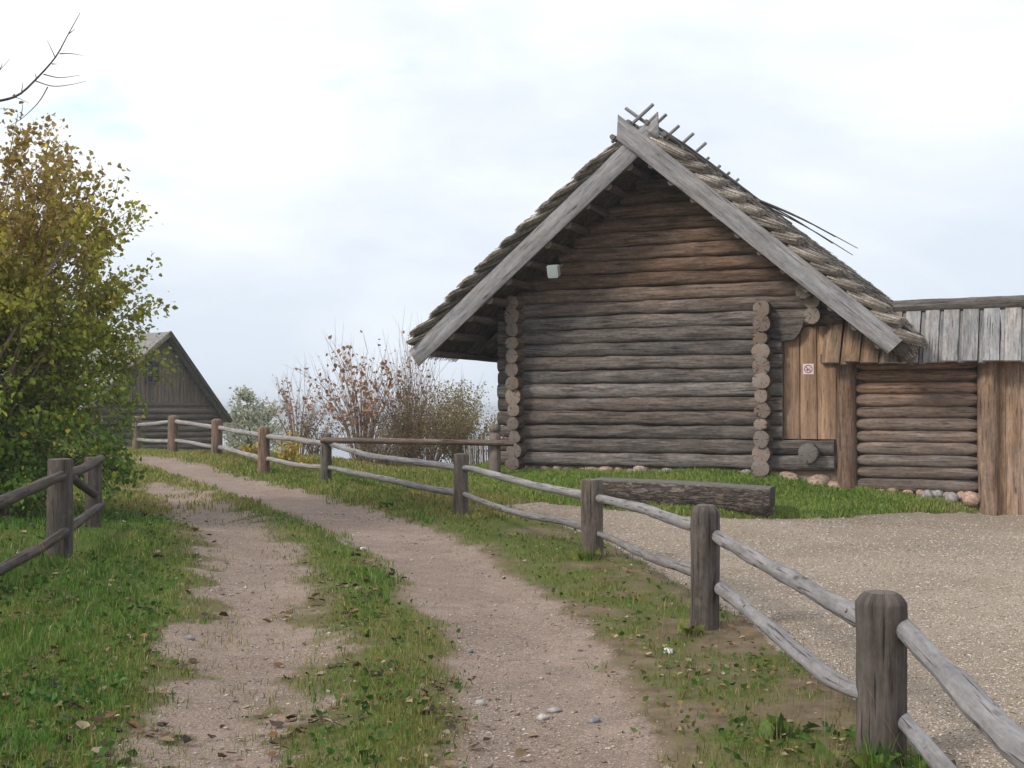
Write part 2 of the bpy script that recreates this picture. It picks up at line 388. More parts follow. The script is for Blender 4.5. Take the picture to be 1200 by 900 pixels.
M['log'] = wood_mat('weathered_log', (.080,.068,.062), (.29,.265,.25), (.125,.068,.042), (.37,.225,.14), .45)
M['barn_log'] = wood_mat('barn_log', (.055,.047,.045), (.285,.262,.252), (.092,.055,.038), (.345,.218,.146), .6)
M['post'] = wood_mat('fence_wood', (.060,.049,.043), (.205,.175,.158), (.09,.058,.040), (.25,.17,.12), .45, lichen=.35)
M['rail'] = wood_mat('rail_wood', (.150,.140,.142), (.33,.315,.325), (.19,.13,.10), (.36,.28,.22), .35, .7, lichen=.35)
M['board'] = wood_mat('grey_board', (.165,.160,.168), (.34,.335,.355), (.20,.15,.12), (.38,.30,.24), .35, .5, .6)
M['door'] = wood_mat('door_board', (.20,.145,.11), (.36,.25,.17), (.25,.15,.095), (.43,.28,.185), .35, .4, .6)
M['shed'] = wood_mat('shed_board', (.15,.148,.155), (.37,.365,.37), (.20,.12,.072), (.43,.28,.175), .45, .6, .7)
M['old'] = wood_mat('old_board', (.080,.066,.056), (.23,.195,.16), (.11,.074,.050), (.26,.18,.125), .4, .5, .8)

def mul3(g, c, v):
    cc = g.node('ShaderNodeCombineXYZ')
    for i in range(3): g.put(cc.inputs[i], v)
    return g.mix(1.0, c, cc.outputs[0], 'MULTIPLY')
def bark_mat():
    m, nt, b = mat('rough_bark'); g = G(nt); uv = g.uv(); _, r, gr, en = g.attr()
    dv = g.node('ShaderNodeVectorMath', operation='ADD'); g.l.new(g.scale(uv, (4, 13, 1)), dv.inputs[0]); nz_ = g.node('ShaderNodeTexNoise'); g.l.new(g.scale(uv, (3, 8, 1)), nz_.inputs['Vector']); nz_.inputs['Scale'].default_value = 2.5; nz_.inputs['Detail'].default_value = 4; sc2 = g.scale(nz_.outputs['Color'], (2.2, 2.2, 0)); g.l.new(sc2, dv.inputs[1]); v = g.voro(dv.outputs[0], 1.2, 'DISTANCE_TO_EDGE'); n = g.noise(g.scale(uv, (4, 9, 1)), 3, 7, .75, .8)
    f = g.mapr(g.math('ADD', v, g.math('MULTIPLY', n, .5)), .2, .62)
    col = g.mix(f, (.030, .023, .019), (.27, .22, .185))
    pale = g.mapr(g.voro(g.scale(uv, (5, 9, 1)), 1.6), .07, .16, .6, 0); pale = g.math('MULTIPLY', pale, g.mapr(n, .4, .6))
    col = g.mix(pale, col, (.50, .43, .35))
    wood = g.mix(g.noise(g.scale(g.pos(), (2, 12, 12)), 2, 6), (.13, .12, .115), (.36, .34, .32))
    col = g.mix(en, col, wood)
    g.put(b.inputs['Base Color'], mul3(g, col, g.math('MULTIPLY', gr, 2)))
    g.bump(b, g.math('ADD', v, n), 1.0, .06); return m
M['bark'] = bark_mat()
def simple_mat(name, c1, c2, scale=6, rough=.9, bump=.3, spec=.25, use_tint=True):
    m, nt, b = mat(name); g = G(nt); _, r, gr, en = g.attr()
    n = g.noise(g.pos(), scale, 6, .6); col = g.mix(g.mapr(n, .3, .7), c1, c2)
    if use_tint: col = mul3(g, col, g.math('MULTIPLY', gr, 2))
    g.put(b.inputs['Base Color'], col); b.inputs['Roughness'].default_value = rough; b.inputs['Specular IOR Level'].default_value = spec
    if bump: g.bump(b, n, bump, .02)
    return m
M['twig'] = simple_mat('twig_bark', (.17,.115,.10), (.36,.27,.235), 9)
M['trunk'] = simple_mat('dark_trunk', (.05,.042,.038), (.12,.10,.09), 9)
M['lamp'] = simple_mat('lamp_housing', (.24,.25,.26), (.34,.35,.36), 4, .5, 0)
M['iron'] = simple_mat('rusty_iron', (.08,.05,.04), (.2,.10,.06), 12, .7, .3)
M['dark'] = simple_mat('dark_gap', (.045,.038,.028), (.09,.075,.05), 9)
M['house_roof'] = simple_mat('shingle_roof', (.14,.135,.13), (.28,.27,.265), 9, .9, .5)
M['mortar'] = simple_mat('clay_mortar', (.23,.16,.11), (.38,.27,.19), 14)
def tint_mat(name, trans=.0, rough=.7, spec=.2, noisy=.25, tcol=1.0):
    """base colour straight from the per-leaf colour of the mesh"""
    m, nt, b = mat(name); g = G(nt); c, r, gr, en = g.attr()
    n = g.noise(g.pos(), 25, 3)
    col = mul3(g, c, g.mapr(n, .3, .7, 1 - noisy, 1 + noisy))
    g.put(b.inputs['Base Color'], col); b.inputs['Roughness'].default_value = rough; b.inputs['Specular IOR Level'].default_value = spec
    if trans:
        t = g.node('ShaderNodeBsdfTranslucent'); g.put(t.inputs['Color'], col)
        mx = g.node('ShaderNodeMixShader'); mx.inputs[0].default_value = trans
        g.l.new(b.outputs[0], mx.inputs[1]); g.l.new(t.outputs[0], mx.inputs[2])
        out = [n_ for n_ in g.n if n_.type == 'OUTPUT_MATERIAL'][0]; g.l.new(mx.outputs[0], out.inputs[0])
    return m
M['leaf'] = tint_mat('leaf', .35, .55, .3)
M['blade'] = tint_mat('grass_blade', .25, .6, .2)
M['dryleaf'] = tint_mat('fallen_leaf', .1, .7, .25)
M['straw'] = tint_mat('straw', .1, .8, .15, .35)
M['pebble'] = tint_mat('pebble', 0, .85, .3, .3)
M['stone'] = tint_mat('field_stone', 0, .85, .3, .45)

def thatch_mat():
    m, nt, b = mat('old_thatch'); g = G(nt); uv = g.uv()
    n = g.noise(g.scale(uv, (5, 60, 1)), 1.5, 6, .65, .3); n2 = g.noise(g.pos(), 2.2, 5, .6); n3 = g.noise(g.pos(), 30, 4, .7)
    col = g.mix(g.mapr(n, .3, .7), (.10, .087, .077), (.33, .285, .25))
    col = g.mix(g.mapr(n2, .50, .66, 0, .6), col, (.13, .13, .06))
    g.put(b.inputs['Base Color'], col); g.bump(b, g.math('ADD', n, n3), 1.0, .03); return m
M['thatch'] = thatch_mat()

def ground_mat():
    m, nt, b = mat('ground'); g = G(nt); p = g.pos(); _, dirt, grav, grass = g.attr('zone')
    nb = g.noise(p, .9, 5, .6); nm = g.noise(p, 5, 6, .65); nf = g.noise(p, 45, 5, .7); nff = g.noise(p, 160, 3, .7)
    # packed reddish sand of the tracks
    d = g.mix(g.mapr(nb, .3, .7), (.205, .145, .112), (.315, .235, .190))
    d = g.mix(g.mapr(nm, .42, .66, 0, .75), d, (.175, .128, .105))
    d = g.mix(g.mapr(nf, .52, .75, 0, .6), d, (.44, .37, .33))
    v1 = g.voro(p, 42); vc = g.voro(p, 42, out='Color'); sp = g.node('ShaderNodeSeparateColor'); g.l.new(vc, sp.inputs[0])
    peb = g.math('MULTIPLY', g.mapr(v1, .22, .32, 1, 0), g.mapr(sp.outputs[0], .80, .84))
    d = g.mix(g.math('MULTIPLY', peb, g.mapr(nm, .4, .6)), d, g.mix(sp.outputs[1], (.22, .20, .20), (.55, .50, .46)))
    vs = g.voro(p, 140, out='Color'); ss = g.node('ShaderNodeSeparateColor'); g.l.new(vs, ss.inputs[0])
    d = g.mix(g.math('MULTIPLY', g.mapr(ss.outputs[0], .70, .78), .55), d, (.15, .115, .10)); d = g.mix(g.math('MULTIPLY', g.mapr(ss.outputs[1], .84, .88), .6), d, (.46, .39, .34))
    nl = g.noise(p, .33, 4, .6)
    # gravel
    v2 = g.voro(p, 105); c2 = g.voro(p, 105, out='Color'); s2 = g.node('ShaderNodeSeparateColor'); g.l.new(c2, s2.inputs[0])
    v3 = g.voro(p, 38); c3 = g.voro(p, 38, out='Color'); s3 = g.node('ShaderNodeSeparateColor'); g.l.new(c3, s3.inputs[0])
    gv = g.mix(s2.outputs[0], (.33, .255, .195), (.63, .53, .435))
    gv = g.mix(g.math('MULTIPLY', g.mapr(s2.outputs[2], .82, .86), .8), gv, (.66, .62, .57))
    gv = mul3(g, gv, g.mapr(v2, .15, .6, 1.08, .62))
    st3 = g.math('MULTIPLY', g.mapr(v3, .26, .33, 1, 0), g.mapr(s3.outputs[0], .72, .76))
    gv = g.mix(st3, gv, g.mix(s3.outputs[1], (.26, .22, .19), (.60, .54, .49)))
    gv = g.mix(g.mapr(nb, .36, .64, 0, .60), gv, (.32, .245, .185))
    gv = g.mix(g.mapr(nm, .60, .72, 0, .25), gv, (.14, .13, .07))
    gv = mul3(g, gv, g.mapr(nl, .35, .62, .84, 1.14))
    # soil with moss below the grass, darkened to paint shade among blades too
    so = g.mix(g.mapr(nm, .3, .7), (.095, .068, .042), (.22, .165, .11))
    so = g.mix(g.mapr(nf, .5, .7, 0, .5), so, (.26, .20, .15))
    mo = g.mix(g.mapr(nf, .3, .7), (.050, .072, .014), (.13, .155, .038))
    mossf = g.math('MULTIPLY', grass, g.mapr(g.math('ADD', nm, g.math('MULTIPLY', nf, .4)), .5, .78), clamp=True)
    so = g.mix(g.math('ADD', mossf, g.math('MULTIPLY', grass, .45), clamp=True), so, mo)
    k = g.math('ADD', dirt, g.math('MULTIPLY', g.math('SUBTRACT', nf, .5), .5)); kd = g.mapr(k, .25, .68)
    kg = g.mapr(g.math('ADD', grav, g.math('MULTIPLY', g.math('SUBTRACT', nf, .5), .6)), .3, .65)
    # moss crumbs growing on the tracks
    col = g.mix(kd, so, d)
    crumb = g.math('MULTIPLY', g.mapr(g.math('ADD', g.math('MULTIPLY', nm, .7), g.math('MULTIPLY', nf, .35)), .60, .68), g.math('MULTIPLY', dirt, g.mapr(nb, .45, .6)))
    col = g.mix(g.math('MULTIPLY', crumb, .45), col, mo)
    col = g.mix(kg, col, gv)
    far = g.node('ShaderNodeVectorMath', operation='LENGTH'); g.l.new(p, far.inputs[0])
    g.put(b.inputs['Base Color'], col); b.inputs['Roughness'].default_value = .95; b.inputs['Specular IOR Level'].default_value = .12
    h = g.math('ADD', g.math('MULTIPLY', nf, .5), g.math('MULTIPLY', nff, .25))
    hg = g.math('ADD', h, g.math('MULTIPLY', g.math('SUBTRACT', 1.0, v2), g.math('MULTIPLY', kg, 1.0)))
    hg = g.math('ADD', hg, g.math('MULTIPLY', peb, kd))
    g.bump(b, hg, .8, .018); return m
M['ground'] = ground_mat()

# ------------------------------------------------------------------ ground sheet
def axis(lo, hi, step, far, neg=None):
    a = list(np.arange(lo, hi + 1e-6, step)); s_, v = step, hi
    while v < far: s_ *= 1.22; v += s_; a.append(v)
    s_, v = step, lo; n_ = far if neg is None else neg
    while v > -n_: s_ *= 1.3; v -= s_; a.insert(0, v)
    return np.array(a)
gx_ = axis(-7.5, 9.5, .065, 4000); gy_ = axis(3.0, 27, .075, 4500, 400)
Y_, X_ = np.meshgrid(gy_, gx_, indexing='ij')
Z_ = height(X_, Y_)
dz, gz_, dens_, grs_ = zones(X_, Y_)
nx, ny = len(gx_), len(gy_)
mb = MB()
i, j = np.meshgrid(np.arange(ny - 1), np.arange(nx - 1), indexing='ij'); a = (i * nx + j).ravel()
mb.add(np.stack([X_, Y_, Z_], -1).reshape(-1, 3), [np.stack([a, a + 1, a + nx + 1, a + nx], 1)], None, np.tile(A(0, .5, 0), (nx * ny, 1)))
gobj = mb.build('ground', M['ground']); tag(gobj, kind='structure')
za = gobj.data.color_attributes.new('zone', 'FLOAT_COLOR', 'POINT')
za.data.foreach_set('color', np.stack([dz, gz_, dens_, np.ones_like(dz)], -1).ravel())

# far lake and shore
m, nt, b = mat('lake_water'); g = G(nt); b.inputs['Base Color'].default_value = (.10, .14, .19, 1); b.inputs['Roughness'].default_value = .22
b.inputs['Specular IOR Level'].default_value = .5; g.bump(b, g.noise(g.scale(g.pos(), (.05, .3, 1)), 1, 4), .25, .3)
mb = MB(); mb.add([(-4000, 80, -14), (4000, 80, -14), (4000, 4300, -14), (-4000, 4300, -14)], np.array([[0, 1, 2, 3]]))
tag(mb.build('water', m), kind='structure')
mb = MB(); xs = np.linspace(-3000, 3000, 260); prof = 2 + 9 * fbm(xs / 420, xs * 0, 4) + 2 * fbm(xs / 25, xs * 0, 5)
V = []; rows = [(0, 2150, -15), (.6, 2190, None), (1.0, 2300, None), (.6, 2600, None), (0, 3000, -15)]
for f_, y_, z_ in rows: V.append(np.stack([xs, np.full_like(xs, y_) + 40 * np.sin(xs / 300), -15 + f_ * (prof + 14)], 1))
i, j = np.meshgrid(np.arange(4), np.arange(259), indexing='ij'); a = (i * 260 + j).ravel()
mb.add(np.vstack(V), [np.stack([a, a + 1, a + 261, a + 260], 1)])
tag(mb.build('hills', simple_mat('forest_hill', (.03,.05,.03), (.07,.08,.05), .02, .95, 0)), kind='structure')

# ------------------------------------------------------------------ scattered foliage helpers
def leaves(mb, pos, dirs, size, cols, fold=.25, curl=.25):
    """pos (n,3), dirs (n,3) unit axis of each leaf, size (n,), cols (n,3): six-vertex pointed leaves folded on the midrib"""
    n = len(pos); rnd = rng.normal(size=(n, 3)); S = np.cross(dirs, rnd); S /= np.maximum(np.linalg.norm(S, axis=1), 1e-6)[:, None]; N = np.cross(S, dirs)
    L = size[:, None]; w = L * .36
    p0 = pos; p1 = pos + dirs * L * .38; p2 = pos + dirs * L * .72 - N * L * curl * .3; p3 = pos + dirs * L - N * L * curl
    a1 = p1 + S * w + N * w * fold; b1 = p1 - S * w + N * w * fold
    a2 = p2 + S * w * .62 + N * w * fold * .6; b2 = p2 - S * w * .62 + N * w * fold * .6
    V = np.stack([p0, a1, a2, p3, b2, b1, p1, p2], 1).reshape(-1, 3); k = np.arange(n)[:, None] * 8
    q = np.concatenate([k + [6, 1, 2, 7], k + [5, 6, 7, 4]]); t = np.concatenate([k + [0, 1, 6], k + [0, 6, 5], k + [7, 2, 3], k + [4, 7, 3]])
    mb.add(V, [q, t], None, np.repeat(cols, 8, 0))
def unit(v): return v / np.maximum(np.linalg.norm(v, axis=-1), 1e-9)[..., None]
def strands(mb, p0, p1, w, cols, sag=0.0):
    """thin three-sided straws"""
    n = len(p0); d = unit(p1 - p0); S = unit(np.cross(d, rng.normal(size=(n, 3)))); N = np.cross(S, d); w = np.asarray(w)[:, None]
    V = np.stack([p0 + S * w, p0 - S * w * .5 + N * w * .87, p0 - S * w * .5 - N * w * .87, p1 + S * w * .7, p1 - S * w * .35 + N * w * .6, p1 - S * w * .35 - N * w * .6], 1).reshape(-1, 3)
    k = np.arange(n)[:, None] * 6
    mb.add(V, [np.concatenate([k + [0, 1, 4, 3], k + [1, 2, 5, 4], k + [2, 0, 3, 5]]), k + [3, 4, 5]], None, np.repeat(cols, 6, 0))
def ramp(t, cols):
    t = np.clip(t, 0, 1) * (len(cols) - 1); i = np.minimum(t.astype(int), len(cols) - 2); f = (t - i)[:, None]; c = np.array(cols)
    return c[i] * (1 - f) + c[i + 1] * f
def branch(mb, pts, r0, r1, seg=5, n=None):
    pts = np.asarray(pts, float); n = n or max(3, len(pts) * 2)
    p = resample(pts, n); up = (0, 0, 1) if abs(unit(p[-1] - p[0])[2]) < .85 else (1, .3, 0)
    sweep(mb, p, circ(seg), np.linspace(r0, r1, n), up=up, jit=.1, caps=False, tint=(0, .5, 0)); return p

# ------------------------------------------------------------------ barn
TH = math.atan(640 / 1500); bu = A(cos(TH), -sin(TH), 0); bv = A(sin(TH), cos(TH), 0); BO = A(.07, 22, 0)
def B(u, v, z): return BO + bu * u + bv * v + A(0, 0, z)
UC, TAN = 2.55, math.tan(R(40)); ZI = 5.56          # ridge line of the bargeboards' lower edge
PITCHL = R(40); DEP = 10.2; FRONT = -1.1
barn = thing('log_barn', 'large weathered log barn with crossed bargeboards and a thatched gable roof', 'barn', B(UC, 4.5, .6))
PZ = .228; Z0 = .66
def roofz(u): return ZI + .10 - TAN * abs(u - UC)
mb = MB(); k = 0; z = Z0 + PZ / 2
rows = []
while z < 5.45:
    rows.append(z); z += PZ
for k, z in enumerate(rows):
    r = PZ / 2 * random.uniform(1.0, 1.10)
    hi = max(0, min(1, (z - 3.2) / .5)); tw = .20 + .62 * hi + random.uniform(-.12, .16); tb = .50 + random.uniform(-.11, .11) - .02 * hi
    if k in (0, 5): tb += .07
    half = (roofz(UC) - z) / TAN - .03; lo_, hi_ = -.30, 5.55
    if z > 3.45: lo_, hi_ = UC - half, UC + half; tw += .05
    jog = .006 * (-1) ** k
    if half < .15: break
    if z < 3.45 and 1.2 < z < 2.86:          # door opening splits the row
        log(mb, B(lo_, jog, z), B(4.58, 0, z), r, 18, (tw, tb, 0), wob=.014, jit=.16, prof=squir(20), taper=.04 * (-1) ** k)
    else:
        if z < 1.2: log(mb, B(lo_, jog, z), B(5.38, -.04, z), r * 1.0, 18, (tw, tb, 0), wob=.010, jit=.14, prof=squir(20))
        else: log(mb, B(lo_, jog, z), B(min(hi_, 5.5), 0, z), r, 18, (tw, tb, 0), wob=.016, jit=.16, prof=squir(20), taper=.04 * (-1) ** k)
wall = mb.build('gable_wall', M['barn_log'], barn)
# dark chinking behind the logs
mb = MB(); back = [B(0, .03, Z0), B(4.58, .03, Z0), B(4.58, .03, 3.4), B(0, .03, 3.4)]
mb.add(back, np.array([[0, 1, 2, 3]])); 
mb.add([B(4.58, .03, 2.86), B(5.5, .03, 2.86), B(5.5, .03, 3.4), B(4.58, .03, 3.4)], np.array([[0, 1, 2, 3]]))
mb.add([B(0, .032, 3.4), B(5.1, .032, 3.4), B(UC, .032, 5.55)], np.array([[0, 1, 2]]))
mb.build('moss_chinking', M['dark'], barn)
def stack(u, z_lo, z_hi, v0, v1, rr, twf, name):
    mb = MB(); z = z_lo; k = 0
    while z < z_hi:
        r = rr * random.uniform(.86, 1.12) * (1.15 if k < 2 else 1)
        log(mb, B(u + random.uniform(-.02, .02), v0 + random.uniform(-.04, .03), z), B(u, v1, z), r, 18, (twf(z) + random.uniform(-.1, .1), 0.37 + random.uniform(-.08, .10), 0), wob=.006, jit=.22, n=max(8, int((v1 - v0) / .3)), cap_round=.008)
        z += PZ; k += 1
    return mb.build(name, M['log'], barn)
warmf = lambda z: .65 + .35 * max(0, min(1, (z - 1) / 2.2))
stack(.08, Z0 + .02, 3.5, -.34, 8.6, .122, warmf, 'corner_log_ends')
stack(4.30, Z0 + .02, 3.22, -.34, .35, .118, warmf, 'cross_wall_log_ends')
# right side wall and its two high log ends
mb = MB(); z = Z0 + PZ / 2
while z < 3.4:
    front = -.30 if z > 2.85 else .12
    log(mb, B(5.08, front, z), B(5.08, 8.6, z), .125, 16, (.6, .5, 0), wob=.006, n=26); z += PZ
log(mb, B(4.98, -.42, 3.42), B(4.98, .1, 3.42), .12, 16, (.75, .45, 0), wob=0)
mb.build('side_wall', M['log'], barn)
# back gable
mb = MB()
for z in rows:
    half = min(2.85, (roofz(UC) - z) / TAN - .03)
    if half > .15: log(mb, B(UC - half, 8.3, z), B(UC + half, 8.3, z), .118, 12, (.3, .5, 0), n=12)
mb.build('rear_wall', M['barn_log'], barn)
# threshold log end and door
mb = MB(); log(mb, B(5.02, -.34, .93), B(5.02, .3, .93), .155, 20, (.05, .36, 0), wob=0, capt=(.1, .30, 1), cap_round=.02); mb.build('threshold_log_end', M['log'], barn)
door = None
mb = MB(); us = [(4.585, 4.835), (4.845, 5.10), (5.112, 5.40)]
for q, (a0, a1) in enumerate(us):
    sweep(mb, resample([B((a0 + a1) / 2, .02, 1.14), B((a0 + a1) / 2, .02, 2.90)], 14), rrect(a1 - a0, .05, .008), up=tuple(-bv), tint=(.72 + .1 * q, .50 + .03 * q, 0), jit=.03, wob=.003)
door = mb.build('door', M['door'], barn); door['label'] = 'warm brown plank door with a no smoking sign'
mb = MB(); log(mb, B(5.18, -.06, 2.39), B(5.42, -.06, 2.39), .07, 14, (.3, .42, 0), wob=0); mb.build('door_bar', M['log'], door)
mb = MB()
prof_pts = [(4.30, 2.78), (4.60, 2.68), (4.78, 2.70), (4.86, 2.80), (4.92, 2.93), (4.92, 3.02), (4.30, 3.02)]
pf = [B(a, -.13, b_) for a, b_ in prof_pts]; pb = [B(a, .02, b_) for a, b_ in prof_pts]; n_ = len(pf)
mb.add(pf + pb, [np.array([[q, (q + 1) % n_, n_ + (q + 1) % n_, n_ + q] for q in range(n_)]), np.array([list(range(n_))[::-1]])], [(a, b_) for a, b_ in prof_pts] * 2, (.1, .42, 0))
mb.build('lintel', M['barn_log'], door, smooth=False)
# no-smoking sign
def flat_poly(mb, c, pts2, v, tint=(0, .5, 0)):
    V = [B(c[0] + a, v, c[1] + b_) for a, b_ in pts2]; mb.add(V, [np.array([list(range(len(V)))])], None, tint)
sc_ = (4.975, 2.235); 
M['sign_w'] = simple_mat('sign_white', (.62,.60,.62), (.70,.68,.70), 20, .5, 0); M['sign_r'] = simple_mat('sign_red', (.42,.03,.03), (.50,.05,.05), 20, .5, 0); M['sign_k'] = simple_mat('sign_black', (.02,.02,.02), (.03,.03,.03), 20, .5, 0)
mb = MB(); h_ = .082
sweep(mb, resample([B(sc_[0], -.0075, sc_[1]), B(sc_[0], -.0135, sc_[1])], 2), rrect(.165, .165, .004), up=(0, 0, 1), tint=(0, .5, 0)); sign = mb.build('sign', M['sign_w'], door, smooth=False)
sgn = thing  # keep name
mb = MB(); a = np.linspace(0, 2 * pi, 33)
ro, ri = .066, .052; V = [B(sc_[0] + ro * cos(t), -.0155, sc_[1] + ro * sin(t)) for t in a] + [B(sc_[0] + ri * cos(t), -.0155, sc_[1] + ri * sin(t)) for t in a]
mb.add(V, [np.array([[q, q + 1, 33 + q + 1, 33 + q] for q in range(32)])])
dx = .006; flat_poly(mb, sc_, [(-.042, .032), (-.032, .042), (.042, -.032), (.032, -.042)], -.0195)
mb.build('red_ring', M['sign_r'], door, smooth=False)
mb = MB(); flat_poly(mb, sc_, [(-.038, -.016), (.010, -.016), (.010, -.004), (-.038, -.004)], -.0175); flat_poly(mb, sc_, [(-.022, -.034), (-.004, -.034), (-.006, -.018), (-.018, -.018)], -.0170)
flat_poly(mb, sc_, [(.016, -.016), (.024, -.016), (.024, -.004), (.016, -.004)], -.0175); flat_poly(mb, sc_, [(.02, .004), (.026, .004), (.034, .03), (.028, .03)], -.0175)
mb.build('cigarette_symbol', M['sign_k'], door, smooth=False)
# foundation
mb = MB()
for q in range(26):
    u = -.1 + q * .215; rock(mb, B(u, .02 + random.uniform(-.05, .05), .55 - .12 * max(0, min(1, (u - 4.2) / .6)) + random.uniform(-.02, .05)), random.uniform(.12, .19), (1, .7, .68), ramp(np.array([random.random()]), [(.30,.24,.19), (.40,.28,.22), (.24,.23,.23)])[0], nu=14, nv=9, rough=.16)
for u, z, r in ((4.62, .50, .20), (5.15, .47, .17), (4.9, .36, .15), (5.4, .40, .13)):
    rock(mb, B(u, -.08, z), r, (1.15, .7, .72), (.34, .25, .19), nu=16, nv=10, rough=.15)
mb.build('foundation_stones', M['stone'], barn)
mb = MB(); sweep(mb, resample([B(-.1, .1, .42), B(5.5, .1, .40)], 10), rrect(.2, .55, .02), tint=(0, .45, 0)); mb.build('mortar_plinth', M['mortar'], barn)
mb = MB(); sweep(mb, resample([B(4.24, -.12, .30), B(4.24, -.12, .62)], 5), rrect(.26, .22, .03), up=(0, 1, 0), tint=(.5, .5, 0), jit=.06); mb.build('foundation_block', M['log'], barn)

# roof: slope frame for side sgn (+1 right, -1 left); s down the slope, n out of the roof
def S_(sg, s, nn, v):
    return B(UC + sg * (s * cos(PITCHL) + nn * sin(PITCHL)), v, ZI - s * sin(PITCHL) + nn * cos(PITCHL))
SL = 5.06; SLX = {1: 5.06, -1: 4.76}; BL = {1: 4.93, -1: 5.02}
def bargeboard(sg, v, top, name):
    mb = MB(); L = BL[sg]
    pts = resample([S_(sg, -top, .165, v), S_(sg, L, .165, v)], 34)
    w = .17; prof = rrect(.05, .315, .006)
    sweep(mb, pts, prof, up=tuple(S_(sg, 0, 1, 0) - S_(sg, 0, 0, 0)), tint=(.08, .56, 0), jit=.012, wob=.004, caps=False)
    V = mb.V[0].reshape(34, 13, 3)
    sdir = S_(sg, 1, 0, 0) - S_(sg, 0, 0, 0); ndir = S_(sg, 0, 1, 0) - S_(sg, 0, 0, 0)
    V = V.copy()
    nn = ((V[0] - pts[0]) @ ndir); V[0] += sdir * ((nn[:, None]) * -.75 * 1.0); V[0] += 0
    nn = ((V[-1] - pts[-1]) @ ndir); V[-1] += sdir * (nn[:, None] * (.12 if sg > 0 else -.1))
    mb.V[0] = V.reshape(-1, 3)
    for e_ in (0, -1):
        ring = V[e_, :12]; f = np.array([list(range(12))]); f = f if e_ == -1 else f[:, ::-1]
        mb.add(ring, [f], [(q, 0) for q in range(12)], (.1, .5, 0))
    return mb.build(name, M['board'], barn)
bargeboard(-1, FRONT, .56, 'bargeboard'); bargeboard(1, FRONT - .056, .56, 'bargeboard')
for sg in (1, -1):       # rear boards
    mb = MB(); sweep(mb, resample([S_(sg, -.5, .165, DEP - 1.1 + .05 * sg), S_(sg, SL, .165, DEP - 1.1 + .05 * sg)], 12), rrect(.05, .3, .006), up=tuple(S_(sg, 0, 1, 0) - S_(sg, 0, 0, 0)), tint=(.1, .5, 0)); mb.build('rear_bargeboard', M['board'], barn)
# purlins under the thatch, ends showing behind the bargeboards
for sg in (-1, 1):
    for q in range(11):
        s = .22 + q * .45
        if s > SL - .2: break
        mb = MB(); log(mb, S_(sg, s, .02, FRONT + .06), S_(sg, s, .02, DEP - 1.2), .062 + random.uniform(-.006, .01), 12, (.55, .36, 0), wob=.01, n=24)
        mb.build('purlin', M['log'], barn)
    mb = MB()
    for q in range(9):
        v = .35 + q * 1.0
        log(mb, S_(sg, .05, -.10 + .02, v), S_(sg, SL - .75, -.08, v), .07, 10, (.5, .42, 0), wob=.01, n=18)
    mb.build('rafters', M['log'], barn)
for sg, v in ((-1, 0), ):
    mb = MB(); log(mb, B(-.32, -.05, 3.02), B(-1.05, -.6, 2.95), .05, 10, (.4, .4, 0), n=6); 
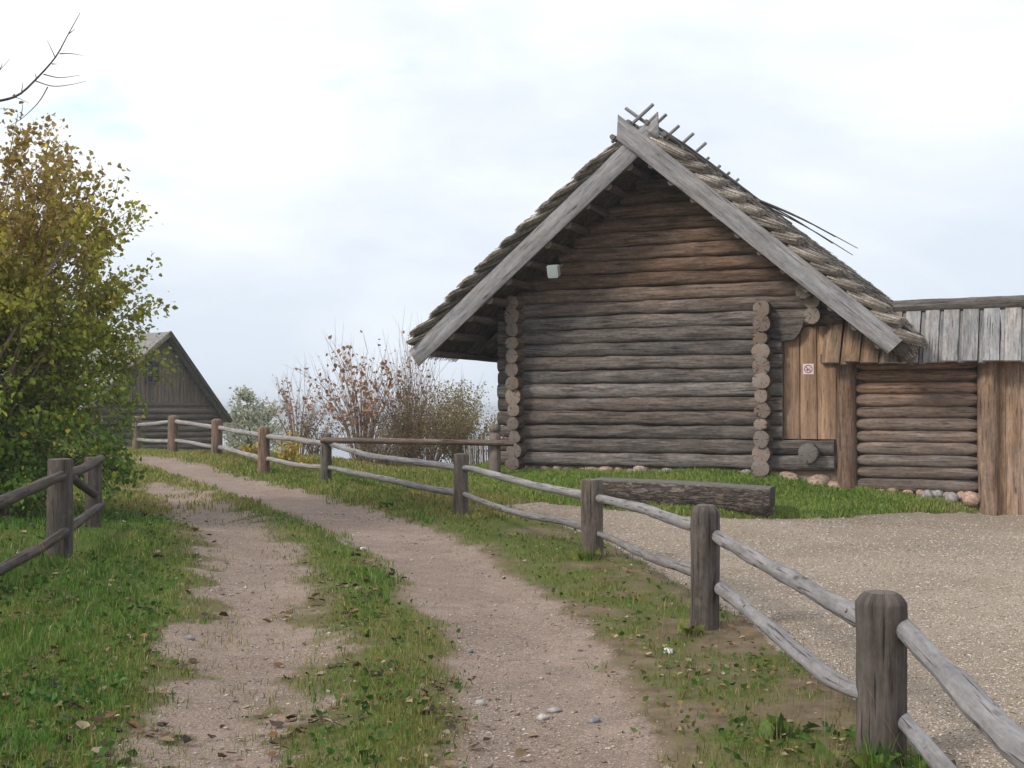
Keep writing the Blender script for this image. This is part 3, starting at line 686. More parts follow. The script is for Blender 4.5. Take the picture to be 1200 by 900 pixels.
# thatch slabs
def thatch(sg):
    SL = SLX[sg]; mb = MB(); ns, nv_ = 64, 90; v0, v1 = FRONT + .03, DEP - 1.15
    ss = np.linspace(-.05, SL + .05, ns); vv = np.linspace(v0, v1, nv_)
    S2, V2 = np.meshgrid(ss, vv, indexing='ij')
    step = (S2 * 2.6 + .25 * vnoise(V2 * 1.4, S2 * .4, 3)) % 1.0
    top = .43 + .05 * step + .05 * (fbm(S2 * 1.3, V2 * 1.0, 6 + sg) - .5) + .03 * (fbm(S2 * 7, V2 * 7, 7 + sg) - .5) + .04 * np.sin(S2 / SL * pi)
    endr = np.minimum(1, (SL + .12 - S2) / .30); top = .13 + (top - .13) * np.sqrt(np.clip(endr, 0, 1))
    top = np.where(S2 < .15, top - .10, top)
    bot = .09 + .02 * fbm(S2 * 5, V2 * 5, 12)
    cu, su = cos(PITCHL), sin(PITCHL)
    def surf(h):
        uu = UC + sg * (S2 * cu + h * su); zz = ZI - S2 * su + h * cu
        return BO + bu * uu[..., None] + bv * V2[..., None] + A(0, 0, 1) * zz[..., None]
    Vt, Vb = surf(top).reshape(-1, 3), surf(bot).reshape(-1, 3); U = np.stack([S2, V2], -1).reshape(-1, 2)
    i, j = np.meshgrid(np.arange(ns - 1), np.arange(nv_ - 1), indexing='ij'); a = (i * nv_ + j).ravel(); f = np.stack([a, a + 1, a + nv_ + 1, a + nv_], 1)
    if sg < 0: f = f[:, ::-1]
    N = ns * nv_
    mb.add(np.vstack([Vt, Vb]), [f, (f + N)[:, ::-1]], np.vstack([U, U + 9]))
    for ring in (np.arange(ns) * nv_, np.arange(ns) * nv_ + nv_ - 1, (ns - 1) * nv_ + np.arange(nv_), np.arange(nv_)):
        mb.F.append(np.stack([ring[:-1], ring[1:], ring[1:] + N, ring[:-1] + N], 1))
    th = mb.build('thatch', M['thatch'], barn)
    # loose straws
    mb = MB(); cu_ = np.array([(.08,.068,.06), (.24,.205,.18), (.44,.385,.34), (.66,.59,.52)])
    def pt(s, h, v):
        uu = UC + sg * (s * cu + h * su); zz = ZI - s * su + h * cu
        return BO + bu * uu[:, None] + bv * v[:, None] + A(0, 0, 1) * zz[:, None]
    n = 26000; s = rng.uniform(.05, SL - .1, n); v = v0 + (v1 - v0) * rng.uniform(0, 1, n) ** 1.6
    hh = .44 + .04 * np.sin(s / SL * pi) + .05 * ((s * 2.6) % 1)
    hh -= .25 * np.clip((s - SL + .3) / .3, 0, 1) ** 2
    strands(mb, pt(s, hh - .01, v), pt(s + rng.uniform(.12, .3, n), hh + rng.normal(.0, .016, n), v + rng.normal(0, .04, n)), rng.uniform(.003, .006, n), ramp(rng.uniform(0, 1, n) ** 1.6, cu_))
    # eave fringe
    n = 9000; v = rng.uniform(v0, v1, n); s = rng.uniform(SL - .35, SL - .05, n); lump = .10 * fbm(v * 3.5, v * 0, 3) + .03 * fbm(v * 14, v * 0, 9)
    h0 = rng.uniform(.10, .40, n); strands(mb, pt(s, h0, v), pt(SL + .02 + lump + rng.uniform(-.03, .03, n) - np.abs(h0 - .22) * .3, h0 * .8 + .0, v + rng.normal(0, .03, n)), rng.uniform(.004, .007, n), ramp(rng.uniform(0, .9, n), cu_))
    # underside
    n = 5000; v = rng.uniform(v0, .3, n); s = rng.uniform(.1, SL - .1, n); strands(mb, pt(s, np.full(n, .10), v), pt(s + .3, np.full(n, .085) + rng.normal(0, .012, n), v + rng.normal(0, .03, n)), rng.uniform(.004, .007, n), ramp(rng.uniform(0, .8, n), np.array([(.12,.08,.05), (.30,.22,.15)])))
    # bundles bound along the verge, each with a flared, cut end
    s0 = .0; k = 0
    while s0 < SL - .12:
        Lb = random.uniform(.40, .62) if sg > 0 else random.uniform(.45, .75)
        if k == 0: Lb = .72
        n = 900; c = rng.uniform(0, 1, n); rad = np.sqrt(rng.uniform(0, 1, n)); an = rng.uniform(0, 2 * pi, n)
        w0, w1 = (.13, .20) if sg > 0 else (.08, .15)
        w1 *= random.uniform(.85, 1.15)
        tone = random.uniform(-.12, .2); tilt = random.uniform(.08, .20) * (1 if sg > 0 else .5)
        hb = .37 + .03 * sin(min(s0 / SL, 1) * pi) + (.0 if sg > 0 else .02)
        if s0 > SL - .8: hb -= .12 * (s0 - SL + .8)
        vs = v0 - (.06 if sg > 0 else .02)
        p0 = pt(s0 + rng.uniform(-.05, .1, n), hb - .05 + w0 * rad * np.sin(an) * .6, vs + .12 + w0 * rad * np.cos(an))
        p1 = pt(np.minimum(s0 + Lb + rng.normal(0, .010 if sg > 0 else .05, n) + .04 * np.cos(an) * rad , SL + .14), hb + .045 + tilt * .30 + w1 * rad * np.sin(an) * .36, vs - .02 + w1 * rad * np.cos(an))
        shade = ramp(np.clip(rng.uniform(0, 1, n) * .85 + tone + (.18 if sg > 0 else -.02), 0, 1), cu_)
        strands(mb, p0, p1, rng.uniform(.004, .010, n), shade)
        s0 += Lb * (.78 if sg > 0 else .62); k += 1
    mb.build('straw_bundles', M['straw'], barn)
    return th
thatch(1); thatch(-1)
# ridge: capping straw, poles and crossed riders
mb = MB(); n = 9000; v = rng.uniform(FRONT, DEP - 1.2, n); side = rng.choice([-1, 1], n); a0 = rng.uniform(-.25, .1, n)
zt = ZI + .52
p0 = BO + bu * (UC - side * rng.uniform(0, .12, n))[:, None] + bv * v[:, None] + A(0, 0, 1) * (zt - .02 - .05 * rng.uniform(0, 1, n))[:, None]
e_ = rng.uniform(.30, .52, n); p1 = BO + bu * (UC + side * e_ * 1.0)[:, None] + bv * (v + rng.normal(0, .05, n))[:, None] + A(0, 0, 1) * (zt + .03 - e_ * .86 + rng.normal(0, .012, n))[:, None]
strands(mb, p0, p1, rng.uniform(.004, .007, n), ramp(rng.uniform(0, 1, n), np.array([(.12,.105,.085), (.22,.20,.13), (.34,.30,.25)])))
mb.build('ridge_straw', M['straw'], barn)
v = -1.05; k = 0
while v < DEP - 1.4 and k < 9:
    ln = .42 if k < 6 else .36
    for sg in (-1, 1):
        mb = MB(); top = .30 if k == 0 else (.30 + random.uniform(-.05, .03) if k < 5 else .14)
        c_ = B(UC, v + .03 * sg, zt + .10); d_ = bu * sg * .80 - A(0, 0, 1) * .64; d_ = unit(d_)
        log(mb, c_ - d_ * top, c_ + d_ * random.uniform(.55, .7), .028, 9, (.0, .50, 0), wob=.012, n=9, jit=.1, cap_round=.01); mb.build('ridge_rider', M['board'], barn)
    v += random.uniform(.72, .86); k += 1
for sg, du, dz_ in ((1, .14, .03), (-1, .15, .02), (1, .42, -.20), (-1, .42, -.20)):
    mb = MB(); pts = [B(UC + sg * du, vq, zt + dz_ + random.uniform(-.03, .03)) for vq in (-1.15, 1.5, 4, 6.5, DEP - 1.0)]
    sweep(mb, resample(pts, 30), circ(9), np.linspace(.045, .03, 30), tint=(.0, .45, 0), jit=.1, wob=.01); mb.build('ridge_pole', M['post'], barn)
mb = MB()
for q in range(5):
    a_ = B(UC + .25 + .05 * q, 5.5 + random.uniform(-.4, .4), zt - .10 - .04 * q); b_ = B(UC + 1.05 + .12 * q + random.uniform(0, .5), DEP - .6 + random.uniform(-.5, .5), zt - .50 - .10 * q + random.uniform(-.05, .1))
    sweep(mb, resample([a_, (a_ + b_) / 2 + A(0, 0, .05), b_], 8), circ(6), np.linspace(.018, .008, 8), tint=(.1, .4, 0), jit=.1)
mb.build('loose_ridge_rods', M['post'], barn)
# floodlight under the left soffit
lp = P(651, 317, 20.72)
mb = MB(); fw = unit(-bv + A(0, 0, -.25) - bu * .1); sweep(mb, resample([lp, lp + fw * .10], 3), rrect(.17, .19, .02), tint=(0, .5, 0)); 
sweep(mb, resample([lp + fw * .10, lp + fw * .115], 2), rrect(.19, .21, .02), tint=(0, .62, 0))
fl = mb.build('floodlight', M['lamp'], barn, smooth=False)
m, nt, b = mat('lamp_glass'); b.inputs['Base Color'].default_value = (.32, .37, .36, 1); b.inputs['Roughness'].default_value = .12; b.inputs['Specular IOR Level'].default_value = .6
mb = MB(); sweep(mb, resample([lp + fw * .115, lp + fw * .120], 2), rrect(.145, .16, .012)); mb.build('lamp_glass', m, fl, smooth=False)
mb = MB(); log(mb, lp, lp - fw * .24 + A(0, 0, .06), .018, 8, (0, .3, 0), wob=0, n=4); mb.build('lamp_bracket', M['lamp'], fl)
# door-side post carrying the yard roof
# ------------------------------------------------------------------ yard gate wall with board roof
yard = thing('yard_wall', 'low log yard wall with a plank gate under a steep grey board roof beside the barn', 'wall', B(8, 0, .1))
mb = MB(); log(mb, B(5.56, -.02, .2), B(5.56, -.02, 2.60), .155, 20, (.75, .44, 0), wob=.01, n=20); mb.build('post', M['log'], yard)
mb = MB(); log(mb, B(7.62, -.05, -.05), B(7.62, -.05, 2.42), .155, 20, (.70, .62, 0), wob=.008, n=20); mb.build('post', M['log'], yard)
mb = MB(); log(mb, B(10.6, -.05, -.05), B(10.6, -.05, 2.42), .155, 20, (.38, .60, 0), wob=.008, n=20); mb.build('post', M['log'], yard)
mb = MB(); zz = .455; k = 0
while zz < 2.6:
    r = .094 * random.uniform(.97, 1.08); hi = min(1, max(0, (zz - 1.0) / 1.2)); n = 20
    rad = np.full(n, r); rad[0] = r * .45; rad[1] = r * .8; rad[-1] = r * .45; rad[-2] = r * .8; rad[2] *= .97
    pts = resample([B(5.68, 0, zz), B(7.50, 0, zz)], n)
    sweep(mb, pts, squir(18, .8), rad, tint=(.22 + .7 * hi + random.uniform(-.1, .1), .50 + random.uniform(-.07, .07), 0), jit=.09, wob=.008)
    zz += .184; k += 1
lw = mb.build('log_wall', M['log'], yard)
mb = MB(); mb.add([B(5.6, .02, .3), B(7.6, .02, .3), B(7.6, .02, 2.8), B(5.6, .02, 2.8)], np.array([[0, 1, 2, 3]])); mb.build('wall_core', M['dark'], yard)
mb = MB(); log(mb, B(5.4, -.12, 2.46), B(10.9, -.12, 2.40), .085, 14, (.8, .46, 0)); mb.build('eave_beam', M['log'], yard)
mb = MB(); u = 7.70
while u < 10.45:
    w = random.uniform(.15, .21); sweep(mb, resample([B(u + w / 2, .0, .05), B(u + w / 2, .0, 2.42)], 16), rrect(w - .003, .045, .006), up=tuple(-bv), tint=(.85 + random.uniform(-.2, .15), .60 + random.uniform(-.06, .06), 0), jit=.02, wob=.003); u += w
gate = mb.build('gate', M['shed'], yard)
mb = MB()
for z in (.5, 1.9): sweep(mb, resample([B(7.8, .06, z), B(10.4, .06, z)], 6), rrect(.14, .05, .01), tint=(.4, .5, 0))
mb.add([B(7.78, .03, .05), B(10.44, .03, .05), B(10.44, .03, 2.42), B(7.78, .03, 2.42)], np.array([[0, 1, 2, 3]])); mb.build('battens_and_dark_backing', M['dark'], gate)  # battens, plus a dark sheet added to stop light in plank gaps
mb = MB()
for q in range(9):
    u = 5.85 + q * .2; rock(mb, B(u, -.02, .33 - .03 * max(0, u - 6.4) + random.uniform(-.02, .02)), random.uniform(.09, .13), (1.2, .8, .7), ramp(np.array([random.random()]), [(.34,.25,.19), (.42,.28,.22), (.25,.25,.26)])[0], nu=14, nv=9, rough=.14)
for u, z, r in ((7.36, .27, .145), (7.1, .27, .13), (6.75, .30, .12)): rock(mb, B(u, -.10, z), r, (1.05, .8, .8), (.40, .27, .21) if u > 7.2 else (.28, .25, .24), nu=16, nv=10, rough=.12)
for q in range(7): rock(mb, B(5.9 + q * .25, .04, .16), .16, (1.2, .8, .8), (.3, .24, .19), nu=12, nv=8)
mb.build('foundation_stones', M['stone'], yard)
# roof boards: under boards, then cover boards proud of them
def roof_board(u0, w, lift, side, tint):
    mb_e = B(u0 + w / 2, -.42 if side < 0 else .72, 2.30 + random.uniform(-.02, .01)); rg = B(u0 + w / 2, .13 if side < 0 else .17, 3.10)
    d = unit(rg - mb_e); nrm = unit(np.cross(bu, d)) * (1 if side < 0 else -1)
    if nrm[2] < 0: nrm = -nrm
    nn = nrm * lift
    sweep(mb, resample([mb_e + nn, rg + nn], 9), rrect(w, .028, .005), up=tuple(nrm), tint=tint, jit=.03, wob=.003)
mb = MB(); mb2 = MB(); u = 5.30
while u < 11.2:
    w = random.uniform(.20, .25); br = max(0, min(1, (6.35 - u) / .3)); t1 = (.05 + .8 * br + random.uniform(-.08, .1), .60 - .05 * br + random.uniform(-.1, .07), 0)
    roof_board(u, w, .035, -1, t1); roof_board(u - .06, .10, .0, -1, (t1[0], t1[1] * .8, 0)); roof_board(u, w, .035, 1, t1); roof_board(u - .06, .1, 0, 1, t1)
    u += w + random.uniform(.045, .075)
mb.build('board_roof', M['shed'], yard)
mb = MB(); sweep(mb, resample([B(6.25, .15, 3.17), B(8.5, .15, 3.19), B(11.3, .15, 3.15)], 36), circ(14), .105, tint=(.05, .38, 0), jit=.08, wob=.01); mb.build('ridge_log', M['log'], yard)

# ------------------------------------------------------------------ halved-log bench
la, lb = A(1.28, 18.55, 0), A(3.60, 17.70, 0); za_, zb_ = hz(*la[:2]) , hz(*lb[:2])
ztop0, ztop1 = P(702, 558.5, 18.5)[2], P(905, 569.5, 17.7)[2]
bench = thing('log_bench', 'split log bench with rough dark bark resting on flat stones by the gravel', 'bench', (la[0], la[1], za_))
mb = MB(); rb = .275; ang = np.linspace(R(150), R(390), 26); oy = -rb * .5
prof = np.vstack([np.stack([np.cos(ang) * rb, np.sin(ang) * rb + oy], 1), [(rb * .8, .004), (rb * .4, .008), (0, .010), (-rb * .4, .008), (-rb * .8, .004)]])
n = 40; pts = resample([la + A(0, 0, ztop0 - .02), lb + A(0, 0, ztop1 - .02)], n)
sweep(mb, pts, prof, np.concatenate([[.90, .97], np.linspace(1.0, .98, n - 5), [.975, .95, .87]]), jit=.13, wob=.018, tint=(0, .5, 0), capt=(0, .20, 1))
Vv = mb.V[0]; topmask = (mb.V[0][:, 2] > np.repeat(pts[:, 2], len(prof) + 1) - .012)
mb.T[0] = np.where(topmask[:, None], A(0, .5, 1), A(0, .5, 0))
mb.build('log_seat', M['bark'], bench)
for t in (.12, .90):
    c = la + (lb - la) * t; mb = MB(); rock(mb, (c[0] - .02, c[1] + .10, hz(c[0], c[1]) + .02), .24, (1.25, .8, .42), (.16, .13, .105), nu=16, nv=10); mb.build('support_stone', M['stone'], bench)

# ------------------------------------------------------------------ rail fence along the track
posts = [ # px, top, base, Y, half width px, warm, cap style
 (1033, 694, 886, 5.9, 29, .05, 'bev'), (826, 592, 734, 9.4, 17, .05, 'bev'), (694, 562, 656, 13.2, 13, .25, 'flat'), (540, 532, 604, 17.3, 8.5, .20, 'flat'),
 (382, 508, 566, 21.5, 6.5, .0, 'knob'), (309, 500, 556, 23.4, 7.0, .75, 'round'), (254, 491, 534, 27.3, 6.5, .65, 'round'), (203, 487, 531, 29, 6.2, .65, 'round'), (160, 488, 528, 31.3, 5.4, .45, 'round')]
fence = thing('rail_fence', 'weathered two rail fence curving from the foreground post up along the track', 'fence', (1.7, 5.9, 0))
def post(mb, p, top, r, style, warm, tone=.5):
    h = top - p[2]; seg = 22
    zs = [-.15, .0, h * .25, h * .5, h * .75, h]; n = 12
    rads = None
    if style == 'bev':
        zz = np.concatenate([np.linspace(-.15, h - .055, 12), [h - .045, h - .012, h]]); rr = np.concatenate([np.full(12, r), [r * 1.0, r * .80, r * .62]])
    elif style == 'flat':
        zz = np.concatenate([np.linspace(-.15, h - .012, 13), [h]]); rr = np.concatenate([np.full(13, r), [r * .95]])
    elif style == 'knob':
        zz = np.concatenate([np.linspace(-.15, h - .17, 10), [h - .165, h - .12, h - .115, h - .03, h]]); rr = np.concatenate([np.full(10, r), [r * .8, r * .8, r * 1.02, r * .95, r * .6]])
    else:
        zz = np.concatenate([np.linspace(-.15, h - .05, 12), [h - .02, h]]); rr = np.concatenate([np.full(12, r), [r * .9, r * .55]])
    path = np.stack([np.full(len(zz), p[0]), np.full(len(zz), p[1]), p[2] + zz], 1)
    path[:, 0] += (zz / h) * random.uniform(-.01, .01)
    sweep(mb, path, circ(seg), rr, up=(0, 1, 0), tint=(warm, tone, 0), jit=.07, capt=(warm * .5, tone * .9, 1), cap_round=.006)
PT = []
for px, ty, by, Y, hw, wm, stl in posts:
    b_ = P(px, by, Y); t_ = P(px, ty, Y); mb = MB(); r = hw * Y / F
    post(mb, A(b_[0], b_[1], min(b_[2], hz(b_[0], b_[1]) + .02)), t_[2], r, stl, wm, .40 if px > 700 else .5)
    po = mb.build('post', M['post'] if wm < .4 else M['log'], fence); PT.append((b_[0], b_[1], r))
mb = MB(); post(mb, A(2.62, 3.0, 0), .80, .115, 'bev', .05, .4); mb.build('post', M['post'], fence); mb = MB(); post(mb, A(3.5, .2, 0), .80, .115, 'bev', .05, .4); mb.build('post', M['post'], fence)
def rail(parent, pl, r0, r1=None, tint=(0, .55, 0), material='rail', name='rail', seg=12):
    pts = resample(np.array([P(*q) for q in pl]), max(10, int(np.linalg.norm(P(*pl[0]) - P(*pl[-1])) / .1)))
    mb = MB(); n = len(pts); rad = np.linspace(r0, r1 or r0, n) * (1 + .10 * (fbm(np.arange(n) * .45, np.zeros(n), random.random() * 9, 2) - .5) * 2)
    sweep(mb, pts, circ(seg), rad, tint=tint, jit=.11, wob=.010, cap_round=.004)
    # branch stubs
    for q in range(int(n / 12)):
        i_ = random.randrange(2, n - 2); d = unit(A(random.uniform(-1, 1), random.uniform(-1, 0), random.uniform(-.2, 1))); log(mb, pts[i_], pts[i_] + d * rad[i_] * 1.16, rad[i_] * .22, 6, (.2, .38, 0), wob=0, n=3)
    return mb.build(name, M[material], parent)
def yat(px):   # depth along the fence at a column: constant inside each post, so rails enter its sides
    k_ = sorted([(p[0] - p[4] * .9, p[3]) for p in posts] + [(p[0] + p[4] * .9, p[3]) for p in posts])
    return 1 / np.interp(px, [q[0] for q in k_], [1 / q[1] for q in k_])
def fr(pl, r0, r1=None, **kw): return rail(fence, [(x_, y_, yat(x_) - (.0)) for x_, y_ in pl], r0, r1, **kw)
fr([(1015, 729), (970, 704), (920, 674), (875, 649), (838, 626), (826, 618)], .047, .044)
fr([(1015, 812), (975, 795), (925, 757), (880, 718), (842, 688), (828, 678)], .042, .048)
fr([(820, 618), (790, 609), (755, 597), (725, 589), (700, 583)], .048, .042)
fr([(822, 673), (800, 665), (770, 656), (745, 645), (722, 633), (700, 624)], .040, .032, tint=(.1, .45, 0))
fr([(690, 580), (660, 576), (630, 570), (595, 561), (560, 551), (541, 548)], .046, .040)
fr([(690, 618), (660, 611), (625, 605), (590, 596), (560, 586), (541, 578)], .044, .036, tint=(.1, .45, 0))
fr([(536, 548), (500, 543), (460, 538), (430, 533), (400, 524), (384, 519)], .050, .042)
fr([(536, 577), (500, 572), (460, 563), (425, 556), (384, 548)], .050, .040, tint=(.1, .5, 0))
fr([(380, 520), (345, 515), (312, 511)], .046, .046, tint=(.15, .62, 0)); fr([(380, 548), (345, 544), (312, 537)], .042, .042, tint=(.15, .62, 0))
fr([(307, 510), (280, 506), (257, 501)], .046, .046, tint=(.15, .62, 0)); fr([(307, 537), (280, 530), (257, 524)], .046, .046, tint=(.15, .62, 0))
fr([(252, 501), (228, 497), (205, 494)], .046, .046, tint=(.15, .62, 0)); fr([(252, 524), (228, 520), (205, 516)], .046, .046, tint=(.15, .62, 0))
fr([(201, 494), (180, 497), (161, 498)], .046, .046, tint=(.15, .62, 0)); fr([(201, 517), (180, 517), (161, 515)], .046, .046, tint=(.15, .62, 0))
rail(fence, [(1040, 720, 5.9), (1056, 736, 5.88), (1085, 765, 5.35), (1125, 805, 4.7), (1165, 848, 4.25), (1210, 890, 3.85), (1390, 1010, 3.05)], .046, .056)
rail(fence, [(1042, 828, 5.9), (1055, 843, 5.88), (1078, 868, 5.5), (1110, 905, 4.9), (1180, 990, 4.2), (1390, 1210, 3.05)], .040, .048)

# fence on the left under the bush
lf = thing('rail_fence', 'old grey rail fence with mossy posts under the leafy bush at the left edge', 'fence', (-4.1, 11.5, .2))
for px, ty, by, Y, hw in ((70, 538, 658, 11.5, 14.5), (109, 536, 612, 13.5, 9.5)):
    b_ = P(px, by, Y); t_ = P(px, ty, Y); mb = MB(); post(mb, A(b_[0], b_[1], min(b_[2], hz(b_[0], b_[1]) + .02)), t_[2], hw * Y / F, 'flat', .15, .38); mb.build('post', M['post'], lf)
mb = MB(); post(mb, A(-4.6, 7.2, .15), 1.02, .12, 'flat', .1, .4); mb.build('post', M['post'], lf)
rail(lf, [(-240, 650, 7.3), (-90, 622, 8.8), (0, 589, 10.0), (40, 572, 10.9), (72, 558, 11.4), (98, 549, 12.5), (118, 538, 13.5)], .058, .045, tint=(.1, .36, 0), material='post')
rail(lf, [(-240, 790, 7.3), (-90, 715, 8.8), (0, 667, 10.0), (45, 643, 11.0), (75, 624, 11.4), (100, 605, 12.7), (119, 592, 13.6)], .056, .040, tint=(.1, .40, 0), material='post')
rail(lf, [(84, 560, 11.8), (100, 572, 12.8), (112, 580, 13.5)], .04, .04, tint=(.1, .34, 0), material='post')

# barrier pole across the opening beside the barn
bar = thing('barrier_pole', 'long straight brown pole closing the gap between the knobbed post and the barn corner', 'barrier', (-.3, 21.5, .5))
b_ = P(580, 547, 21.2); t_ = P(580, 497, 21.2); mb = MB(); post(mb, A(b_[0], b_[1], hz(b_[0], b_[1])), t_[2], .095, 'knob', .25, .52); mb.build('post', M['log'], bar)
rail(bar, [(376, 516, 21.35), (450, 517, 21.25), (530, 518.5, 21.1), (602, 519.5, 21.05)], .048, .048, tint=(.45, .42, 0), material='log', name='pole')
mb = MB(); c = P(590, 512, 21.15); log(mb, c + A(0, 0, .12), c - A(0, 0, .1), .018, 8, (0, .5, 0), n=4, wob=0); mb.build('iron_latch', M['iron'], bar)

# picket fence behind, seen past the barn corner
pf_ = thing('picket_fence', 'low pale picket fence of thin stakes far behind the barrier post', 'fence', P(562, 552, 27))
mb = MB(); xs_ = np.linspace(546, 600, 26)
for x_ in xs_:
    a_ = P(x_ + random.uniform(-1, 1), 556, 27 + random.uniform(-.1, .1)); b_ = P(x_ + random.uniform(-2, 2), 512 + random.uniform(-5, 6), 27)
    log(mb, a_, b_, .016, 6, (.2, .75, 0), n=4, wob=.01)
mb.build('pickets', M['rail'], pf_)
for x_, y_ in ((545, 526), (488, 549)):
    mb = MB(); log(mb, P(x_, y_ + 5, 27.1), P(604, y_, 27.1), .022, 8, (.2, .6, 0), n=12, wob=.02); mb.build('rail', M['rail'], pf_)

# ------------------------------------------------------------------ far cabin
hth = R(50); hu = A(cos(hth), sin(hth), 0); hv = A(-sin(hth), cos(hth), 0); HY = 47.0
HA = P(193, 389, HY); HO = A(HA[0], HA[1], 0)
def H(u, v, z): return HO + hu * u + hv * v + A(0, 0, z)
k_ = HY / 38
ZR = HA[2]; RU, RZ = 2.23 * k_, None
def tanof(px, py, sgn_):
    for s_ in np.linspace(.1, 6, 1200):
        p = HO + hu * s_ * sgn_; q = 600 + F * p[0] / p[1]
        if (sgn_ > 0 and q >= px) or (sgn_ < 0 and q <= px): return s_, (ZR - P(px, py, p[1])[2]) / s_
sR, tR = tanof(265, 493, 1); sL_, tL = tanof(165, 413, -1); SLF = 4.3
cab = thing('log_cabin', 'small dark old cabin with vertical gable boards beyond the curve of the fence', 'cabin', H(0, 2, .1))
OV = .35
def hroof(sg, S, t, name):
    mb = MB(); d = unit(hu * sg - A(0, 0, t)); nr = unit(A(0, 0, 1) + hu * sg * t) ; L = S * math.hypot(1, t)
    a = H(0, -OV, ZR) ; ns, nv_ = 14, 40
    V = []; U = []
    for h in (0.0, -.10):
        for i_ in range(ns):
            for j_ in range(nv_):
                q = a + d * L * i_ / (ns - 1) + hv * (8.5 * j_ / (nv_ - 1)) + nr * (h + (.03 * ((i_ * 1.0) % 2) if h == 0 else 0)); V.append(q); U.append((i_, j_))
    i, j = np.meshgrid(np.arange(ns - 1), np.arange(nv_ - 1), indexing='ij'); aa = (i * nv_ + j).ravel(); f = np.stack([aa, aa + 1, aa + nv_ + 1, aa + nv_], 1); N = ns * nv_
    fs = [f, f[:, ::-1] + N]
    for ring in (np.arange(ns) * nv_, np.arange(ns) * nv_ + nv_ - 1, (ns - 1) * nv_ + np.arange(nv_)): fs.append(np.stack([ring[:-1], ring[1:], ring[1:] + N, ring[:-1] + N], 1))
    mb.add(V, fs, None, (0, .5, 0)); mb.build('roof', M['house_roof'], cab, smooth=False)
    mb = MB(); sweep(mb, resample([H(0, -OV - .02, ZR) - nr * .05, H(0, -OV - .02, ZR) - nr * .05 + d * L], 10), rrect(.05, .17, .01), up=tuple(nr), tint=(.0, .9 if sg < 0 else .25, 0)); mb.build('verge_board', M['old'], cab)
hroof(1, sR, tR, 'r'); hroof(-1, SLF, tL, 'l')
ze = P(200, 478, HY)[2]       # top of the log wall
mb = MB(); u = -SLF + .5
while u < sR - .35:
    w = random.uniform(.14, .20); top = ZR - .16 - (tR * (u + w) if u + w > 0 else -tL * u) ; top = ZR - .14 - max(tR * (u + w), -tL * u)
    if top > ze: sweep(mb, resample([H(u + w / 2, 0, ze - .05), H(u + w / 2, 0, top)], 8), rrect(w - .012, .03, .004), up=tuple(-hv), tint=(.35 + random.uniform(-.3, .3), .5 + random.uniform(-.1, .12), 0), jit=.02)
    u += w
mb.build('gable_boards', M['old'], cab)
mb = MB(); z = -.1
while z < ze: log(mb, H(-SLF + .35, .06, z + .11), H(sR - .32, .06, z + .11), .115, 12, (.1, .48 + random.uniform(-.08, .08), 0), n=20); z += .22
for z in np.arange(0, ze, .22): log(mb, H(sR - .42, .06, z), H(sR - .42, 8, z), .115, 10, (.1, .5, 0), n=14); log(mb, H(-SLF + .5, .06, z), H(-SLF + .5, 8, z), .115, 10, (.1, .5, 0), n=14)
mb.build('log_wall', M['old'], cab)
wc = None
for s_ in np.linspace(-2, 1, 600):
    p = HO + hu * s_
    if 600 + F * p[0] / p[1] >= 178: wc = s_; break
wz0, wz1 = P(178, 449, HY)[2], P(178, 423, HY)[2]; ww = .52
mb = MB(); mb.add([H(wc - ww / 2, -.03, wz0), H(wc + ww / 2, -.03, wz0), H(wc + ww / 2, -.03, wz1), H(wc - ww / 2, -.03, wz1)], np.array([[0, 1, 2, 3]]))
m, nt, b = mat('window_glass'); b.inputs['Base Color'].default_value = (.02, .022, .025, 1); b.inputs['Roughness'].default_value = .15
win = mb.build('window', m, cab)
mb = MB()
for a_, b_ in (((wc - ww / 2, wz0), (wc - ww / 2, wz1)), ((wc + ww / 2, wz0), (wc + ww / 2, wz1)), ((wc, wz0), (wc, wz1))): sweep(mb, resample([H(a_[0], -.05, a_[1] - .02), H(b_[0], -.05, b_[1] + .02)], 3), rrect(.05, .05, .004), up=tuple(-hv), tint=(.1, .5, 0))
for q in range(4):
    z = wz0 + (wz1 - wz0) * q / 3; sweep(mb, resample([H(wc - ww / 2 + .03, -.045, z), H(wc + ww / 2 - .03, -.045, z)], 3), rrect(.04, .045, .004), tint=(.1, .5, 0))
mb.build('window_frame', M['old'], win)

